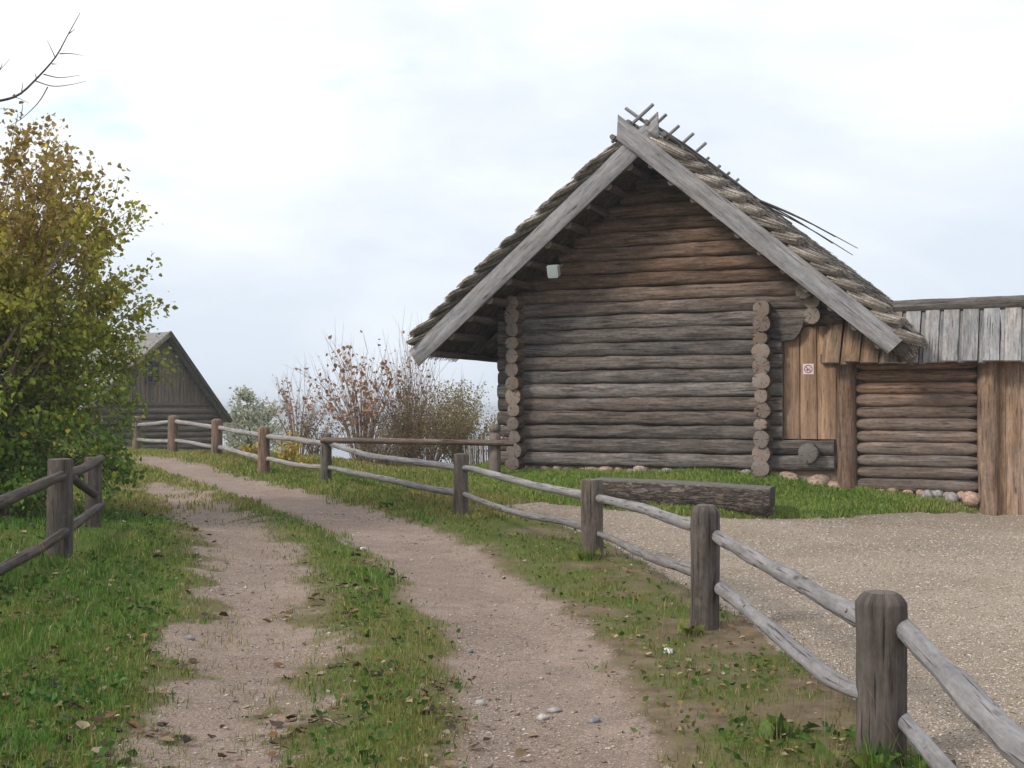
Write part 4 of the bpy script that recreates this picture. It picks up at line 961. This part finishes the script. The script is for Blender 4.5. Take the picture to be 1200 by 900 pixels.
# ------------------------------------------------------------------ vegetation
GREEN = [(.040,.072,.012), (.062,.100,.016), (.105,.135,.020)]; YEL = [(.15,.15,.022), (.22,.18,.028), (.30,.22,.03)]; ORG = [(.20,.10,.03), (.24,.13,.04), (.13,.06,.03)]
def bush_left():
    root = thing('leafy_bush', 'tall dense bush turning from green to yellow and rust above the left fence', 'bush', (-6.1, 14.4, .3))
    tw = MB(); lv = MB(); base = A(-6.6, 15.3, .3); tips = []; 
    def crown_r(th, ph):   # radius multiplier
        return 1
    cx, cy, cz, rx, ry, rz = -6.78, 15.3, 2.80, 2.38, 1.9, 2.70
    for q in range(210):
        d = unit(A(random.gauss(0, 1), random.gauss(0, 1), random.gauss(.25, .9))); 
        rr = random.uniform(.80, 1.06) * (1 + .16 * (vnoise(d[0] * 3 + 4, d[2] * 3 + d[1] * 2, 5) - .5) * 2)
        if abs(d[2]) < .95: d = d * A((1 - d[2] ** 2) ** -.18, (1 - d[2] ** 2) ** -.18, 1)
        if d[2] > .3: rr *= 1 - .10 * d[2] * random.random()
        tip = A(cx + d[0] * rx * rr, cy + d[1] * ry * rr, max(.5, cz + d[2] * rz * rr))
        b0 = base + A(random.uniform(-.7, .7), random.uniform(-.5, .5), 0); b0[2] = .2
        mid = b0 * .45 + tip * .55 + A(0, 0, .35) + A(*rng.normal(0, .12, 3))
        pts = branch(tw, [b0, b0 * .8 + mid * .2 + A(0, 0, .3), mid, tip], random.uniform(.018, .03), .004, 5, 9); 
        for k in range(9):
            t = random.uniform(.35, 1.0); p = pts[int(t * 8)]; dd = unit(d * .9 + rng.normal(0, .65, 3) + A(0, 0, .25)); L = random.uniform(.35, .75)
            e = p + dd * L; branch(tw, [p, (p + e) / 2 + rng.normal(0, .04, 3), e], .007, .002, 3, 4); tips.append((p, e, d))
        tips.append((pts[-3], pts[-1], d))
    Pz = []; Dz = []
    for p, e, d in tips:
        n = 62; t = rng.uniform(0, 1.08, n)[:, None]; q = p + (e - p) * t + rng.normal(0, .065, (n, 3)); Pz.append(q); Dz.append(unit((e - p)[None] * .6 + rng.normal(0, .55, (n, 3)) + A(0, 0, -.35)))
    Pz = np.vstack(Pz); Dz = np.vstack(Dz); n = len(Pz)
    keep = (Pz[:, 2] > .35); Pz, Dz = Pz[keep], Dz[keep]; n = len(Pz)
    # thin out: clumps
    cl = fbm(Pz[:, 0] * 1.8 + Pz[:, 1] * .7, Pz[:, 2] * 1.8, 17); keep = rng.uniform(0, 1, n) < (.35 + .9 * sstep(.32, .55, cl)) ; Pz, Dz, cl = Pz[keep], Dz[keep], cl[keep]; n = len(Pz)
    hgt = (Pz[:, 2] - .4) / 4.1 + rng.normal(0, .10, n) + (fbm(Pz[:, 0] * 1.1, Pz[:, 2] * 1.1, 23) - .5) * .7
    cols = ramp(hgt, [(.050,.088,.014), (.070,.108,.016), (.095,.125,.018), (.125,.138,.020), (.145,.145,.022), (.155,.135,.025), (.150,.100,.030)])
    cols = cols * rng.uniform(.65, 1.3, n)[:, None]
    y_ = rng.uniform(0, 1, n) < .05; cols[y_] = A(.30, .25, .03) * rng.uniform(.6, 1.1, (y_.sum(), 1))
    leaves(lv, Pz, Dz, rng.uniform(.032, .092, n), cols * 2.35)
    tw.build('stems', M['twig'], root); lv.build('foliage', M['leaf'], root)
bush_left()

def bare_tree():
    root = thing('bare_tree', 'bare leafless tree reaching a thin dark branch into the sky at upper left', 'tree', (-7.4, 13.0, .3))
    mb = MB(); Yb = 12.6
    trunk = [A(-7.4, 13, .2), A(-7.3, 12.95, 1.8), A(-7.1, 12.9, 3.4), A(-7.0, 12.9, 5.2), A(-6.8, 12.9, 7.0)]
    branch(mb, trunk, .13, .03, 10, 16); mb.build('trunk', M['trunk'], root)
    mb = MB()
    main = [A(-6.98, 12.9, 4.3)] + [P(x_, y_, Yb) for x_, y_ in ((-110, 150), (-50, 126), (0, 118), (22, 111), (42, 93), (65, 67), (80, 40), (94, 15))]
    branch(mb, main, .030, .003, 7, 40)
    subs = [[(42, 95), (62, 101), (84, 99), (101, 95)], [(51, 87), (70, 91), (94, 88)], [(70, 63), (84, 63), (97, 65)], [(65, 68), (60, 57), (55, 47)], [(56, 102), (45, 120), (24, 140), (5, 150)], [(0, 118), (14, 114), (24, 116), (34, 121)], [(43, 92), (41, 86)],
            [(25, 110), (27, 96)], [(-50, 126), (-20, 100), (0, 82), (12, 68)], [(0, 82), (3, 74)], [(-110, 150), (-60, 175), (-10, 170)], [(24, 140), (26, 128), (27, 120)], [(-30, 120), (-12, 128), (6, 127)], [(80, 40), (88, 34)], [(61, 75), (67, 75)]]
    for s_ in subs: branch(mb, [P(x_, y_, Yb + random.uniform(-.05, .05)) for x_, y_ in s_], .0065, .0018, 5, 14)
    for q in range(16):
        z = random.uniform(3, 6.8); a = random.uniform(0, 6.28); c = A(-7.05, 12.9, z); d = A(cos(a), sin(a), .8)
        if d[0] > .3: d[0] *= -.5
        e = c + unit(d) * random.uniform(1, 2); br = branch(mb, [c, (c + e) / 2 + rng.normal(0, .1, 3), e + A(0, 0, .2)], .03, .004, 5, 10)
        for w in range(5): i_ = random.randrange(3, 9); f_ = br[i_] + unit(rng.normal(0, 1, 3) + d * .7) * .5; branch(mb, [br[i_], f_], .008, .002, 4, 4)
    mb.build('branches', M['trunk'], root)
bare_tree()

def shrub(px, Y, w, h, stems, leafn, cols, label, name='shrub', cat='shrub', lsize=(.05, .09), spread=.35, up=1.0, twr=.010, group=None, z=None, lean=0, leafy=(.45, 1.0), thick=.06):
    c = P(px, 500, Y); z0 = hz(c[0], c[1]) - .05 if z is None else z; base = A(c[0], c[1], z0)
    root = thing(name, label, cat, base, group); tw = MB(); tips = []
    for q in range(stems):
        a = random.uniform(0, 2 * pi); k = random.random() ** .5; d = A(cos(a) * w * k * .5 + lean, sin(a) * w * k * .5, 0)
        hh = h * (1 - .45 * k * k) * random.uniform(.75, 1.05); b0 = base + d * .16 + A(0, 0, 0); tip = base + d + A(0, 0, hh)
        mid = b0 + (tip - b0) * .5 + A(0, 0, hh * .10) - d * .12 + A(*rng.normal(0, .04, 3))
        pts = branch(tw, [b0, mid, tip], twr * random.uniform(.7, 1.4), twr * .25, 4, 9)
        for r_ in range(7):
            i_ = random.randrange(2, 9); dd = unit(unit(tip - b0) * 1.3 + rng.normal(0, spread, 3)); L = h * random.uniform(.12, .28); e = pts[i_] + dd * L
            branch(tw, [pts[i_], (pts[i_] + e) / 2, e], twr * .4, twr * .15, 3, 3); tips.append((pts[i_], e))
        tips.append((pts[-3], pts[-1]))
    tw.build('stems', M['twig'], root)
    n = leafn; idx = rng.integers(0, len(tips), n); p0 = np.array([t[0] for t in tips])[idx]; p1 = np.array([t[1] for t in tips])[idx]; t = rng.uniform(0, 1.05, n)[:, None]
    pos = p0 + (p1 - p0) * t + rng.normal(0, thick, (n, 3)); rel = (pos[:, 2] - z0) / h
    keep = (rel > leafy[0] - .1 * rng.uniform(0, 1, n)) & (rel < leafy[1] + .1); pos = pos[keep]; n = len(pos)
    if n:
        col = ramp(rng.uniform(0, 1, n), cols) * rng.uniform(.7, 1.25, n)[:, None]; lv = MB(); leaves(lv, pos, unit(rng.normal(0, .6, (n, 3)) + A(0, 0, -.4)), rng.uniform(*lsize, n), col); lv.build('foliage', M['leaf'], root)
    return root
OR_ = [(.36,.17,.07), (.42,.23,.11), (.28,.14,.08), (.46,.30,.18)]
shrub(350, 29.5, 1.6, 2.1, 36, 230, OR_, 'small bare shrub with few rust leaves left of the large bare shrub', lsize=(.06, .10), leafy=(.3, 1))
shrub(425, 28, 2.5, 2.65, 70, 620, OR_, 'large bare shrub of upright purple brown twigs with scattered rust orange leaves', lsize=(.07, .13), leafy=(.35, 1), lean=-.1)
shrub(478, 28.6, 2.1, 2.9, 60, 330, [(.22,.20,.06), (.30,.16,.08), (.30,.24,.08)], 'tall bare shrub of thin twigs beside the barn eave with tiny olive leaves', lsize=(.05, .09), leafy=(.45, 1))
shrub(500, 27.6, 2.3, 1.7, 60, 5200, [(.16,.12,.05), (.24,.16,.07), (.20,.18,.05), (.30,.19,.08)], 'brown olive bush with dense thin twigs left of the picket fence', 'bush', 'bush', lsize=(.03, .055), leafy=(.1, 1), thick=.09)
shrub(540, 30, 2.2, 2.0, 60, 6500, [(.18,.20,.06), (.32,.29,.07), (.24,.20,.07), (.40,.30,.08)], 'yellow green bush behind the picket fence beside the barn corner', 'bush', 'bush', lsize=(.035, .065), leafy=(.05, 1), thick=.10)
shrub(443, 27.3, 2.0, 1.0, 45, 1500, [(.24,.15,.08), (.20,.16,.07), (.30,.18,.08)], 'low brown thicket at the foot of the large bare shrub', 'bush', 'bush', lsize=(.03, .05), leafy=(.0, 1))
shrub(370, 29, 1.2, 1.1, 30, 1300, [(.17,.12,.03), (.13,.12,.03)], 'low tawny thicket under the small bare shrub', 'bush', 'bush', lsize=(.03, .05), leafy=(.0, 1))
YY = [(.55,.38,.02), (.62,.46,.05), (.40,.32,.03)]
shrub(340, 25.6, .45, .72, 10, 260, YY, 'bright yellow leafy sapling between two fence posts, tallest of the yellow plants', 'yellow_plant', 'plant', lsize=(.05, .09), leafy=(.1, 1))
shrub(288, 27.5, .35, .28, 10, 130, YY, 'low bright yellow plant left of the round topped brown post', 'yellow_plant', 'plant', lsize=(.05, .09), leafy=(.0, 1))
shrub(303, 27.8, .35, .32, 9, 130, YY, 'small bright yellow plant close behind the round topped brown post', 'yellow_plant', 'plant', lsize=(.05, .08), leafy=(.0, 1))
shrub(355, 25.6, .4, .2, 10, 80, YY, 'spreading low yellow plant at the foot of the yellow sapling', 'yellow_plant', 'plant', lsize=(.04, .08), leafy=(.0, 1))

def far_tree(px, Y, topy, w, cols, label, n=9000, ls=(.10, .18), trunk_r=.09):
    c = P(px, 500, Y); z0 = hz(c[0], c[1]) - .1; top = P(px, topy, Y)[2]; h = top - z0; base = A(c[0], c[1], z0)
    root = thing('broadleaf_tree', label, 'tree', base); tr = MB(); br = MB(); tips = []
    branch(tr, [base, base + A(.1, 0, h * .4), base + A(-.05, .1, h * .85)], trunk_r, .02, 7, 10); tr.build('trunk', M['trunk'], root)
    for q in range(60):
        t = random.uniform(.2, .98); p = base + A(0, 0, h * t); a = random.uniform(0, 6.28); L = w * .5 * (1.15 - t) ** .6 * random.uniform(.6, 1.1) * 1.1
        e = p + A(cos(a) * L, sin(a) * L, L * .75); e[2] = min(e[2], top); pts = branch(br, [p, (p + e) / 2, e], .02, .005, 4, 6); tips.append((pts[1], e))
        for r_ in range(4): e2 = pts[random.randrange(2, 6)]; f_ = e2 + unit(rng.normal(0, 1, 3) + A(0, 0, .6)) * w * .14; branch(br, [e2, f_], .008, .003, 3, 3); tips.append((e2, f_))
    br.build('branches', M['trunk'], root)
    idx = rng.integers(0, len(tips), n); p0 = np.array([t[0] for t in tips])[idx]; p1 = np.array([t[1] for t in tips])[idx]
    pos = p0 + (p1 - p0) * rng.uniform(0, 1.1, (n, 1)) + rng.normal(0, w * .03, (n, 3)); col = ramp(rng.uniform(0, 1, n), cols) * rng.uniform(.7, 1.2, n)[:, None]
    lv = MB(); leaves(lv, pos, unit(rng.normal(0, 1, (n, 3))), rng.uniform(*ls, n), col); lv.build('crown', M['leaf'], root)
HAZE_PALE = [(.40,.42,.28), (.50,.50,.36), (.34,.37,.25)]  # distance haze painted into the leaf colour
far_tree(291, 56, 462, 2.6, HAZE_PALE, 'pale hazy tree just right of the cabin roof', 1500)
far_tree(312, 64, 480, 2.6, HAZE_PALE, 'lower grey green tree between the pale hazy tree and the small bare shrub', 2200)
far_tree(276, 70, 490, 2.6, HAZE_PALE, 'small misty tree low behind the cabin eave', 2600)
far_tree(470, 75, 500, 5, [(.12,.15,.06), (.2,.17,.05)], 'distant olive tree low behind the bare shrubs', 3500)

# ------------------------------------------------------------------ grass, leaves, pebbles
def frustum(n, y0, y1, powr=1.3, extra=.3):
    u = rng.uniform(0, 1, n); e = 1 - powr; Y = (y0 ** e + u * (y1 ** e - y0 ** e)) ** (1 / e)
    X = rng.uniform(-1, 1, n) * (.42 * Y + extra + .3); return X, Y
def house_mask(x, y):
    q = np.stack([x - BO[0], y - BO[1]], -1); u = q @ bu[:2]; v = q @ bv[:2]; return ~((u > -.02) & (u < 11) & (v > -.04) & (v < 9))
def blades(n, y0, y1, dens_fn, hfn, wk, cols, name_mb, powr=1.3, lean=.5):
    X, Y = frustum(n, y0, y1, powr); X += rng.normal(0, .01, n)
    d, gv, de, gr = zones(X, Y); w = dens_fn(X, Y, d, gv, de, gr); keep = (rng.uniform(0, 1, n) < w) & house_mask(X, Y); X, Y, de = X[keep], Y[keep], de[keep]; n = len(X)
    Z = height(X, Y) - .004; h = hfn(X, Y) * rng.uniform(.5, 1.25, n); an = rng.uniform(0, 2 * pi, n); le = np.abs(rng.normal(0, lean, n))
    D = np.stack([np.cos(an), np.sin(an), np.zeros(n)], 1); S = np.stack([-np.sin(an), np.cos(an), np.zeros(n)], 1)
    ra = rng.uniform(0, 2 * pi, n); S = np.stack([np.cos(ra), np.sin(ra) * .4, np.zeros(n)], 1); w_ = (wk * (.6 + Y / 9) * rng.uniform(.6, 1.3, n))[:, None]
    p = np.stack([X, Y, Z], 1); m_ = p + D * (h * le * .3)[:, None] + A(0, 0, 1) * (h * .55)[:, None]; t = p + D * (h * le)[:, None] + A(0, 0, 1) * (h * np.maximum(.35, 1 - .25 * le))[:, None]
    V = np.stack([p - S * w_, p + S * w_, m_ + S * w_ * .8, m_ - S * w_ * .8, t], 1).reshape(-1, 3); k = np.arange(n)[:, None] * 5
    dead = rng.uniform(0, 1, n) < .06
    pat = np.clip(fbm(X * .8, Y * .8, 41) * .7 + fbm(X * 5, Y * 5, 43) * .5 - .1 + rng.normal(0, .12, n), 0, 1)
    c = ramp(pat, cols) * rng.uniform(.6, 1.4, n)[:, None]; c[dead] = A(.36, .28, .15) * rng.uniform(.6, 1.2, (dead.sum(), 1)); T = np.repeat(c, 5, 0)
    name_mb.add(V, [k + [0, 1, 2, 3], k + [3, 2, 4]], None, T)
GC = [(.038,.105,.012), (.065,.160,.018), (.110,.200,.030), (.22,.23,.06)]
OC = [(.10,.105,.035), (.16,.15,.06), (.24,.19,.09), (.32,.25,.14)]
mb = MB()
def clump(X, Y, a=61): return sstep(.30, .62, fbm(X * 4, Y * 3, a) * .6 + fbm(X * 13, Y * 10, a + 1) * .4)
def left_w(X, Y, d, gv, de, gr): return np.where((sd(X, Y, LT) > -.1) & (X < -1), 1, 0) * gr ** .6 * (.25 + .75 * clump(X, Y)) * (.35 + .65 * sstep(0, .5, sd(X, Y, LT)))
def hleft(X, Y): return .020 + .090 * clump(X, Y, 65) ** 1.6 * (.4 + .6 * sstep(0, .7, sd(X, Y, LT)))
blades(340000, 3.2, 26, left_w, hleft, .0023, GC, mb)
def mid_w(X, Y, d, gv, de, gr): return np.where((X > -3.9) & (sd(X, Y, GR) > -.05) & (sd(X, Y, BANK) > 0), (de * .9 + .10 * gr) * (.3 + .7 * clump(X, Y, 71)), 0) * np.where(X > -.3, .62, 1)
blades(330000, 3.2, 24, mid_w, lambda X, Y: .018 + .045 * clump(X, Y, 71), .0020, [(.080,.140,.018), (.125,.175,.028), (.20,.19,.05), (.32,.25,.11)], mb)
def bank_w(X, Y, d, gv, de, gr): return np.where(sd(X, Y, BANK) < .03 + .08 * (fbm(X * 9, Y * 9, 8) - .5), 1.0, 0)
blades(460000, 16.8, 25, bank_w, lambda X, Y: .045 + .085 * fbm(X * 3, Y * 3, 53, 3) ** 1.2, .0034, [(.105,.185,.030), (.16,.255,.042), (.24,.30,.065), (.36,.32,.14)], mb, 1.01)
def far_w(X, Y, d, gv, de, gr): return np.where((sd(X, Y, BANK) > 0) & (sd(X, Y, GR) > 0), gr * .9, 0)
blades(260000, 17, 44, far_w, lambda X, Y: .04 + .10 * fbm(X * 1.2, Y * 1.2, 54, 3) ** 1.5, .0032, [(.12,.19,.030), (.18,.225,.045), (.28,.25,.075), (.40,.32,.14)], mb, 1.01)
def yard_w(X, Y, d, gv, de, gr): return np.where(sd(X, Y, GR) < 0, .9 * np.exp(-(dist_poly(X, Y, GR[:8], False) / .45) ** 2) * sstep(.45, .62, fbm(X * 4, Y * 4, 61)), 0)
blades(80000, 4, 20, yard_w, lambda X, Y: .022 + 0 * X, .0018, OC, mb)
# low broad-leaved weeds (clover, plantain) in among the blades
def weeds(n, wf, size, cols, up):
    X, Y = frustum(n, 3.2, 20, 1.45); d, gv, de, gr = zones(X, Y); keep = rng.uniform(0, 1, n) < wf(X, Y, gr, de); X, Y = X[keep], Y[keep]; n = len(X)
    p = np.stack([X, Y, height(X, Y) + rng.uniform(.0, up, n)], 1); an = rng.uniform(0, 2 * pi, n); dd = unit(np.stack([np.cos(an), np.sin(an), rng.uniform(0, .9, n)], 1))
    leaves(mb, p, dd, rng.uniform(*size, n), ramp(rng.uniform(0, 1, n), cols) * rng.uniform(.7, 1.2, n)[:, None], .15, .3)
weeds(46000, lambda X, Y, gr, de: np.where(X < -1, gr * sstep(.45, .62, fbm(X * 1.7, Y * 1.7, 91)) * sstep(0, .5, sd(X, Y, LT)), de * .3), (.018, .055), [(.030,.085,.014), (.055,.130,.020), (.10,.165,.035)], .05)
weeds(9000, lambda X, Y, gr, de: np.where(X > -.6, gr * sstep(.5, .62, fbm(X * 2.3, Y * 2.3, 93)), 0) * (sd(X, Y, GR) > 0), (.02, .045), [(.07,.12,.02), (.14,.16,.04), (.26,.20,.08), (.24,.12,.06)], .05)
g1 = mb.build('grass', M['blade']); tag(g1, 'short green and yellowing grass along the tracks and on the bank', 'grass', kind='stuff')

# tufts and weeds by the posts
def tuft(x, y, n, h, cols, label, name='grass_tuft', cat='grass tuft', lean=.6, w=.0028, broad=0):
    z = hz(x, y); root = None; mb = MB(); an = rng.uniform(0, 2 * pi, n); r_ = np.sqrt(rng.uniform(0, 1, n)) * .10
    p = np.stack([x + np.cos(an) * r_, y + np.sin(an) * r_, np.full(n, z - .01)], 1); hh = h * rng.uniform(.5, 1.15, n); le = np.abs(rng.normal(.3, lean * .6, n))
    D = np.stack([np.cos(an), np.sin(an), np.zeros(n)], 1); S = np.stack([-np.sin(an), np.cos(an), np.zeros(n)], 1) * (w * rng.uniform(.6, 1.4, n))[:, None]
    c = ramp(rng.uniform(0, 1, n), cols); Vs = []
    for t in (0, .35, .7, 1.0): 
        q = p + D * (hh * le * t * t)[:, None] + A(0, 0, 1) * (hh * t * (1 - .25 * t * le))[:, None]; s_ = S * (1 - t) ** .5 if t < 1 else S * .02; Vs += [q - s_, q + s_]
    V = np.stack(Vs, 1).reshape(-1, 3); k = np.arange(n)[:, None] * 8; mb.add(V, [np.concatenate([k + [0, 1, 3, 2], k + [2, 3, 5, 4], k + [4, 5, 7, 6]])], None, np.repeat(c, 8, 0))
    if broad:
        a2 = rng.uniform(0, 2 * pi, broad); d2 = unit(np.stack([np.cos(a2), np.sin(a2), rng.uniform(.3, 1.4, broad)], 1)); q = np.stack([x + rng.normal(0, .05, broad), y + rng.normal(0, .05, broad), np.full(broad, z)], 1)
        leaves(mb, q, d2, rng.uniform(.07, .15, broad), ramp(rng.uniform(0, 1, broad), [(.05,.10,.02), (.10,.16,.03), (.17,.18,.04)]), .2, .35)
    return tag(mb.build(name, M['blade'], None, loc=(x, y, z)), label, cat)
tuft(1.60, 5.72, 110, .17, GC, 'long grass tuft with broad leaves at the foot of the nearest fence post', broad=14)
tuft(1.80, 5.66, 60, .13, GC, 'grass tuft right of the nearest fence post under the lower rail', broad=7)
tuft(1.40, 5.65, 60, .14, OC, 'straw coloured grass clump left of the nearest fence post', broad=3)
tuft(.80, 13.05, 60, .16, GC, 'dark green weed clump at the foot of the third post from the right', broad=22)
tuft(1.30, 6.3, 40, .17, OC, 'dry russet weed clump in the verge before the nearest post', broad=10)
tuft(1.28, 9.2, 40, .12, OC, 'dry weed clump against the fence post in front of the log bench', broad=8)
tuft(-1.75, 17.9, 40, .20, GC, 'broad leaved green weed under the rail before the large shrub', broad=24)
# dry stalks
mb = MB()
for (x, y, n, h) in ((1.35, 6.4, 9, .45), (1.55, 5.9, 8, .5), (1.05, 9.0, 9, .4), (-.55, 7.8, 14, .28), (-.5, 7.0, 12, .25), (.9, 11.5, 10, .3), (-.7, 9, 16, .2), (-4.0, 10.8, 12, .35), (-1.0, 10.5, 14, .2)):
    a = np.stack([x + rng.normal(0, .16, n), y + rng.normal(0, .25, n), np.zeros(n)], 1); a[:, 2] = height(a[:, 0], a[:, 1]); b_ = a + np.stack([rng.normal(0, .10, n), rng.normal(0, .06, n), h * rng.uniform(.5, 1.1, n)], 1)
    strands(mb, a, b_, np.full(n, .0013), ramp(rng.uniform(0, 1, n), [(.20,.11,.07), (.32,.22,.13)]))
tag(mb.build('dry_stalks', M['straw']), 'thin dry reddish stalks standing in the verge grass', 'dry stalks', kind='stuff')

# fallen leaves
mb = MB()
def fall(n, y0, y1, wf, size, cols, powr=1.4):
    X, Y = frustum(n, y0, y1, powr); w = wf(X, Y); keep = rng.uniform(0, 1, n) < w; X, Y = X[keep], Y[keep]; n = len(X)
    p = np.stack([X, Y, height(X, Y) + rng.uniform(.006, .026, n)], 1); an = rng.uniform(0, 2 * pi, n); d = unit(np.stack([np.cos(an), np.sin(an), rng.normal(.0, .22, n)], 1))
    L = rng.uniform(*size, n); S = unit(np.cross(d, A(0, 0, 1)[None] + rng.normal(0, .22, (n, 3)))); N = np.cross(S, d); N *= np.sign(N[:, 2:3]); Lc = L[:, None]; w = Lc * rng.uniform(.28, .45, (n, 1)); f = rng.uniform(-.3, .9, (n, 1))
    c0 = p; V = np.stack([p, p + d * Lc * .3 + S * w + N * w * f, p + d * Lc * .75 + S * w * .7 + N * w * f, p + d * Lc + N * Lc * .1, p + d * Lc * .75 - S * w * .7 + N * w * f, p + d * Lc * .3 - S * w + N * w * f, p + d * Lc * .35, p + d * Lc * .75], 1).reshape(-1, 3)
    k = np.arange(n)[:, None] * 8; col = ramp(rng.uniform(0, 1, n), cols) * rng.uniform(.6, 1.25, n)[:, None]
    mb.add(V, [np.concatenate([k + [6, 1, 2, 7], k + [5, 6, 7, 4]]), np.concatenate([k + [0, 1, 6], k + [0, 6, 5], k + [7, 2, 3], k + [4, 7, 3]])], None, np.repeat(col, 8, 0))
LC = [(.035,.026,.024), (.06,.04,.03), (.10,.055,.03), (.20,.09,.04), (.20,.14,.08), (.34,.28,.2)]
def wl_(X, Y): d, gv, de, gr = zones(X, Y); return np.where(X < -1.0, gr * sstep(.42, .62, fbm(X * 1.6, Y * 1.6, 71)), 0)
fall(9500, 3.2, 18, wl_, (.03, .085), LC)
def wm_(X, Y): return np.exp(-((X + .55 - (Y - 6) * -.13) / .35) ** 2) * sstep(.4, .55, fbm(X * 1.5, Y * 1.5, 73))
fall(11000, 3.4, 11, wm_, (.03, .08), LC)
def wv_(X, Y): d, gv, de, gr = zones(X, Y); return np.where((X > -.5), gr * .8 * sstep(.45, .62, fbm(X * 2, Y * 2, 75)), gr * .1)
fall(7000, 3.6, 20, wv_, (.025, .055), [(.10,.055,.03), (.24,.13,.06), (.32,.24,.13), (.36,.30,.2)])
def wa_(X, Y): return np.full_like(X, .06)
fall(6000, 3.6, 20, wa_, (.012, .035), [(.10,.06,.04), (.3,.2,.12)])
tag(mb.build('fallen_leaves', M['dryleaf']), 'brown and rust fallen leaves scattered through the grass and verge', 'fallen leaves', kind='stuff')

# pebbles
def pebbles(mb, X, Y, r, cols):
    n = len(X); oc = np.array([(1, 0, 0), (.3, .95, 0), (-.8, .6, 0), (-.85, -.55, 0), (.3, -.95, 0), (.1, 0, .8), (0, .05, -.8)]); F3 = [[0, 1, 5], [1, 2, 5], [2, 3, 5], [3, 4, 5], [4, 0, 5], [1, 0, 6], [2, 1, 6], [3, 2, 6], [4, 3, 6], [0, 4, 6]]
    an = rng.uniform(0, 2 * pi, n); V = oc[None] * rng.uniform(.7, 1.3, (n, 7, 1)) * A(1, .8, .55); c, s_ = np.cos(an)[:, None], np.sin(an)[:, None]
    V = np.stack([V[..., 0] * c - V[..., 1] * s_, V[..., 0] * s_ + V[..., 1] * c, V[..., 2]], -1) * r[:, None, None]; V += np.stack([X, Y, height(X, Y) + r * .15], 1)[:, None]
    k = np.arange(n)[:, None]; mb.add(V.reshape(-1, 3), [np.concatenate([k * 7 + f for f in F3])], None, np.repeat(cols, 7, 0))
mb = MB(); n = 130000; X, Y = frustum(n, 4, 19.5, 1.25); keep = (sd(X, Y, GR) < .05); X, Y = X[keep], Y[keep]; n = len(X)
pebbles(mb, X, Y, rng.uniform(.003, .0085, n) * (.7 + Y / 13), ramp(rng.uniform(0, 1, n), [(.19,.14,.105), (.34,.27,.215), (.48,.405,.335), (.68,.62,.55)]))
tag(mb.build('gravel', M['pebble']), 'pale loose gravel covering the yard', 'gravel', kind='stuff')
mb = MB(); n = 130000; X, Y = frustum(n, 3.3, 18, 1.5); d, gv, de, gr = zones(X, Y); keep = rng.uniform(0, 1, n) < (d * .9 * sstep(.45, .65, fbm(X * 2, Y * 1.4, 81)) + .18 * d + .03); X, Y = X[keep], Y[keep]; n = len(X)
pebbles(mb, X, Y, rng.uniform(.0018, .0075, n) * (.8 + Y / 25) * (1 + rng.uniform(0, 1, n) ** 9 * 2.0), ramp(rng.uniform(0, 1, n), [(.14,.11,.10), (.26,.19,.155), (.36,.29,.25), (.52,.47,.43)]))
tag(mb.build('track_pebbles', M['pebble']), 'small stones and grit scattered on the dirt tracks', 'pebbles', kind='stuff')
for px, py, r, col, lab in ((551, 760, .030, (.17,.17,.18), 'dark grey stone on the left edge of the right hand track'), (783, 762, .038, (.62,.60,.58), 'white stone on the verge in front of the fence post nearest the log bench'), (563, 820, .028, (.33,.31,.30), 'pale flat stone in the pebbly patch of the right track'),
                            (650, 826, .032, (.27,.24,.24), 'grey brown stone in the middle of the right hand track'), (223, 748, .03, (.26,.25,.25), 'flat grey stone at the grass edge of the left track'), (635, 836, .03, (.36,.34,.32), 'light stone beside the grey brown stone on the right track'),
                            (697, 842, .026, (.20,.21,.24), 'bluish stone toward the right edge of the right hand track'), (424, 641, .036, (.58,.56,.54), 'small white stone on the grassy strip between the tracks')):
    p = ground_hit(px, py); mb = MB(); rock(mb, (p[0], p[1], hz(p[0], p[1]) + r * .25), r, (1.35, .9, .6), col, nu=12, nv=8, rough=.3)
    tag(mb.build('stone', M['stone'], loc=(p[0], p[1], p[2])), lab, 'stone', 'loose stones on the ground')

# ------------------------------------------------------------------ air: one even volume round everything
m = bpy.data.materials.new('haze_air'); m.use_nodes = True; m.node_tree.nodes.clear()
ho = m.node_tree.nodes.new('ShaderNodeOutputMaterial'); hv_ = m.node_tree.nodes.new('ShaderNodeVolumePrincipled'); m.node_tree.links.new(hv_.outputs[0], ho.inputs['Volume'])
hv_.inputs['Color'].default_value = (.86, .91, 1.0, 1); hv_.inputs['Density'].default_value = .0009
mb = MB(); x0, x1, y0, y1, z0, z1 = -4300, 4300, -500, 4800, -18.2, 11.0
mb.add([(x0,y0,z0),(x1,y0,z0),(x1,y1,z0),(x0,y1,z0),(x0,y0,z1),(x1,y0,z1),(x1,y1,z1),(x0,y1,z1)], np.array([[3,2,1,0],[4,5,6,7],[0,1,5,4],[1,2,6,5],[2,3,7,6],[3,0,4,7]]))
tag(mb.build('haze', m, smooth=False), kind='stuff')
